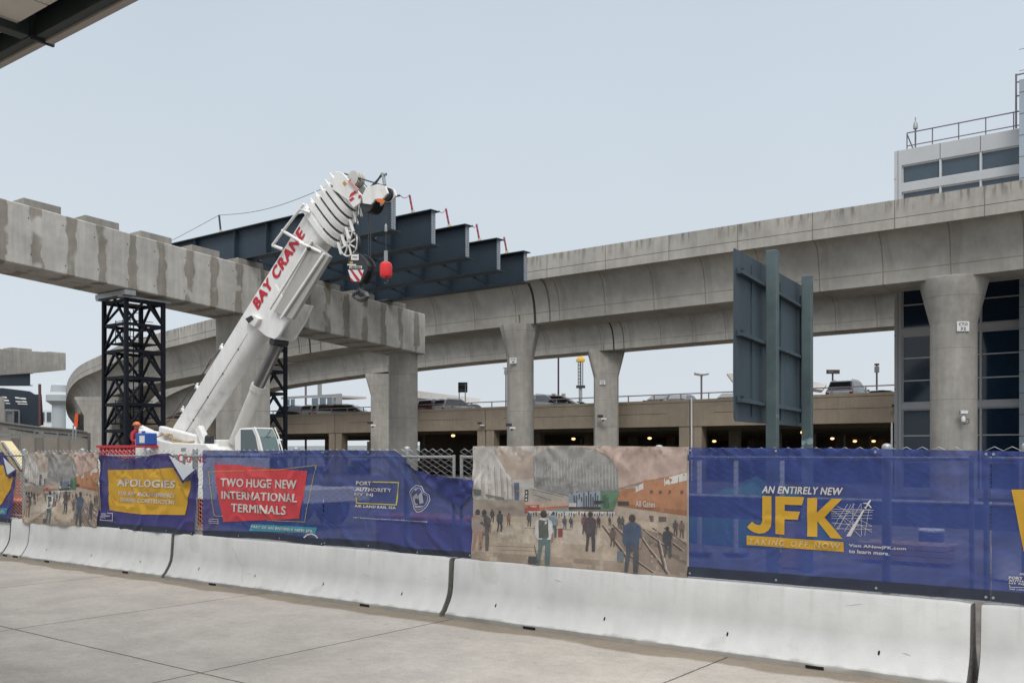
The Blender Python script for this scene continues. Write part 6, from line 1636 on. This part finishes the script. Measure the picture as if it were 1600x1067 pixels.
# second fence with tan screen cloth
fpts = [(-30, 679), (17, 679), (30, 678.5), (54, 678.5), (67, 678.5), (90, 680), (108, 681), (130, 682)]
pr = PD(60, 690, 45); t = thing('screened_fence', (pr.x, pr.y, 0), 'fence wrapped in tan screen cloth, below the retaining wall at the left', 'fence')
for i, ((a, ya), (b, yb_)) in enumerate(zip(fpts, fpts[1:])):
    Ya = 43+i*.5; Yb = Ya+.5; A_, B_ = PD(a, ya, Ya), PD(b, yb_, Yb)
    rows = []
    for j in range(9):
        z = .05+(A_.z-.2)*j/8
        rows.append([A_.lerp(B_, k/10)*1.0 for k in range(11)])
        rows[-1] = [Vector((p_.x, p_.y, z))+VIEW*(.06*noise.noise(Vector((p_.x*1.3+z*.8, z*1.1, i)))+.05*noise.noise(Vector((p_.x*.6-z, z*2, 3)))) for p_ in rows[-1]]
    MB().loft(rows, closed=False, caps=False).build('screen_cloth', tan_c, t, smooth='all')
    MB().bar((A_.x, A_.y, 0), A_+Vector((0, 0, .12)), .05).build('post', galv, t)
    MB().bar(A_, B_, .04).build('top_rail', galv, t)
# ================================================================== BETWEEN THE FENCE AND THE PIERS
# small yellow excavator
eb = PD(28, 708, 21.5); t = thing('mini_excavator', (eb.x-.2, eb.y+.2, 0), 'cream and yellow machine arm slanting down behind the torn banner', 'excavator')
A_, B_ = PD(8, 693, 21.5), PD(40, 735, 21.0)
MB().bar(A_, B_, .26, .17, up=(0, 0, 1)).build('boom', cream_p, t, bevel=.02)
MB().bar(A_-VIEW*.02+Vector((-.06, 0, -.02)), PD(14, 735, 21.7), .10, .12).build('dipper', yellow_p, t, bevel=.01)
MB().bar(A_+VIEW*.16+Vector((.06, 0, .02)), B_+VIEW*.16, .05, .05).build('hydraulic_ram', chrome, t)
B0 = Vector((B_.x, B_.y, 0)); MB().obox(B0+Vector((.1, .1, .78)), (1.3, 0, 0), (0, 1.1, 0), (0, 0, .62)).build('body', orange_p, t, bevel=.06)
for s_ in (-1, 1): MB().obox(B0+Vector((.1, .1+s_*.5, .22)), (1.7, 0, 0), (0, .3, 0), (0, 0, .42)).build('track', rubber, t, bevel=.12)
# red lined crate shape seen through the gap, boxes, lumber, tarp, buckets
def simple(name, lab, cat, loc, parts, group=None):
    t = thing(name, loc, lab, cat, group)
    for nm, m_, fn in parts:
        q = MB(); fn(q); q.build(nm, m_, t, bevel=.012)
    return t
def lumber(px, py, n, L_, lab):
    p = PD(px, py, 1480*EYE/(py-708)); t = thing('timber_stack', (p.x, p.y, 0), lab, 'timber stack', 'timber stacks behind the fence'); rnd = random.Random(px)
    for k in range(n):
        for j in range(4):
            MB().box(p.x-L_/2+rnd.uniform(-.12, .12), p.x+L_/2+rnd.uniform(-.12, .12), p.y-.4+j*.21, p.y-.4+j*.21+.19, .06+k*.11, .06+k*.11+.095).build('board', wood, t)
    return t
lumber(1170, 850, 3, 1.8, 'low stack of boards seen faintly through the blue banner, left of the sign posts')
lumber(1415, 878, 3, 1.6, 'stack of pale boards seen faintly through the blue banner, near its right end')
def bucket(px, py, r, h, lab, m_):
    p = PD(px, py, 1480*EYE/(py-708)); t = thing('bucket', (p.x, p.y, 0), lab, 'bucket', 'buckets behind the fence')
    MB().lathe((p.x, p.y, .0), [(r*.88, .01), (r, h), (r*.93, h), (r*.82, .04)], 20).build('body', m_, t, smooth=True)
    MB().lathe((p.x, p.y, .0), [(r*1.04, h-.03), (r*1.06, h), (r*1.0, h+.02), (.01, h+.022)], 20).build('lid', white_p, t, smooth=True)
bucket(1455, 870, .24, .55, 'dark bucket with a white lid seen through the right end of the widest blue banner', crane_d)
bucket(1575, 905, .26, 1.0, 'tall pale drum seen through the last blue banner at the right edge', white_p)
p = PD(1180, 760, 22); simple('tarp_heap', 'green tarpaulin heap seen faintly through the top of the yellow lettered banner', 'tarpaulin', (p.x, p.y, 0), [])
th = bpy.data.objects['tarp_heap']; m = MB()
for k in range(1): 
    rows = []
    for j in range(9):
        a = j/8*math.pi/2; rows.append([Vector((p.x+1.9*math.cos(a)*math.cos(q*.3927)*(1+.2*noise.noise(Vector((q*.7, j*.5, 0)))), p.y+.8*math.cos(a)*math.sin(q*.3927), 1.55*math.sin(a)*(1+.25*noise.noise(Vector((q*.9, j*.4, 5))))*.9)) for q in range(16)])
    m.loft(rows)
m.build('tarpaulin', mat('green_tarp', (.02, .16, .10), .6, var=.3, scale=3), th, smooth=True)
p = PD(660, 818, 16.0)
simple('red_tool_box', 'big red and white site box seen faintly through the fallen blue banner', 'tool box', (p.x, p.y, 0), [
    ('body', mat('dull_red', (.16, .06, .06), .6, var=.2), lambda q: q.box(p.x-.8, p.x+1.2, p.y-.3, p.y+.6, .05, .95)),
    ('lid', mat('dull_red_lid', (.24, .07, .07), .6), lambda q: q.box(p.x-.83, p.x+1.23, p.y-.33, p.y+.63, .955, 1.05))])
p = PD(690, 700, 19)
for i, (px_, ph) in enumerate(((1093, 700), (1150, 700), (1222, 702))):
    q_ = PD(px_, 712, 19.5); t = thing('marker_post', (q_.x, q_.y, 0), ('short pale marker post left of the tarpaulin heap', 'short pale marker post in front of the tarpaulin heap', 'short pale marker post just right of the left sign post')[i], 'post', 'marker posts behind the fence')
    MB().tube([(q_.x, q_.y, 0), (q_.x, q_.y, 1.95)], .05, 8).build('tube', white_p, t, smooth=True)
    MB().obox((q_.x, q_.y, .03), (.4, 0, 0), (0, .4, 0), (0, 0, .06)).build('base', rubber, t, bevel=.01)
# long low steel beam and barrier row further in
simple('steel_beam', 'long dark steel beam lying on blocks, seen through the widest blue banner', 'beam', (-7, 17.2, 0), [
    ('beam', navy, lambda q: q.box(-13.5, -.5, 17.0, 17.35, .85, 1.25)), ('block', wood, lambda q: q.box(-12.5, -12.1, 16.9, 17.45, 0, .848)), ('block', wood, lambda q: q.box(-6.6, -6.2, 16.9, 17.45, 0, .848)), ('block', wood, lambda q: q.box(-1.6, -1.2, 16.9, 17.45, 0, .848)),
    ('flange', galv, lambda q: q.box(-13.5, -.5, 16.95, 17.4, 1.252, 1.29))])
# orange net and boards in the left gap
for i, (px_, m_, y_, zt_, nm, lab, cat) in enumerate(((31, orange_p, 11.2, 1.5, 'orange_net', 'orange safety netting panel seen in the gap at the far left', 'safety net'), (316, orange_p, 11.5, 1.2, 'orange_net', 'orange safety netting panel seen in the narrow gap right of the apologies banner', 'safety net'))):
    p = PY(px_, 780, y_); simple(nm, lab, cat, (p.x, p.y, 0), [('net', m_, lambda q: [q.bar((p.x-.5+k*.08, p.y, .25), (p.x-.5+k*.08, p.y, zt_), .012) for k in range(14)] and [q.bar((p.x-.5, p.y, .3+k*.08), (p.x+.55, p.y, .3+k*.08), .012) for k in range(int((zt_-.3)/.08))]),
        ('stake', wood, lambda q: q.box(p.x-.53, p.x-.48, p.y-.02, p.y+.03, 0, zt_+.1)), ('stake', wood, lambda q: q.box(p.x+.5, p.x+.55, p.y-.02, p.y+.03, 0, zt_+.1))])
# distant ground line of vegetation / terminal masses so the horizon behind is not empty
for i, (x0, x1, y0_, h, lab) in enumerate(((-330, -150, 250, 5.0, 'long low pale terminal building on the horizon behind the ramps'), (-140, 40, 260, 5.5, 'long low terminal building hidden behind the garage'))):
    t = thing('terminal_building', ((x0+x1)/2, y0_, 0), lab, 'building')
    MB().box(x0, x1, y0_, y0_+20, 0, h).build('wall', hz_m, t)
    MB().box(x0+1, x1-1, y0_-.1, y0_-.02, 1.2, 3.2).build('window_band', win2, t)
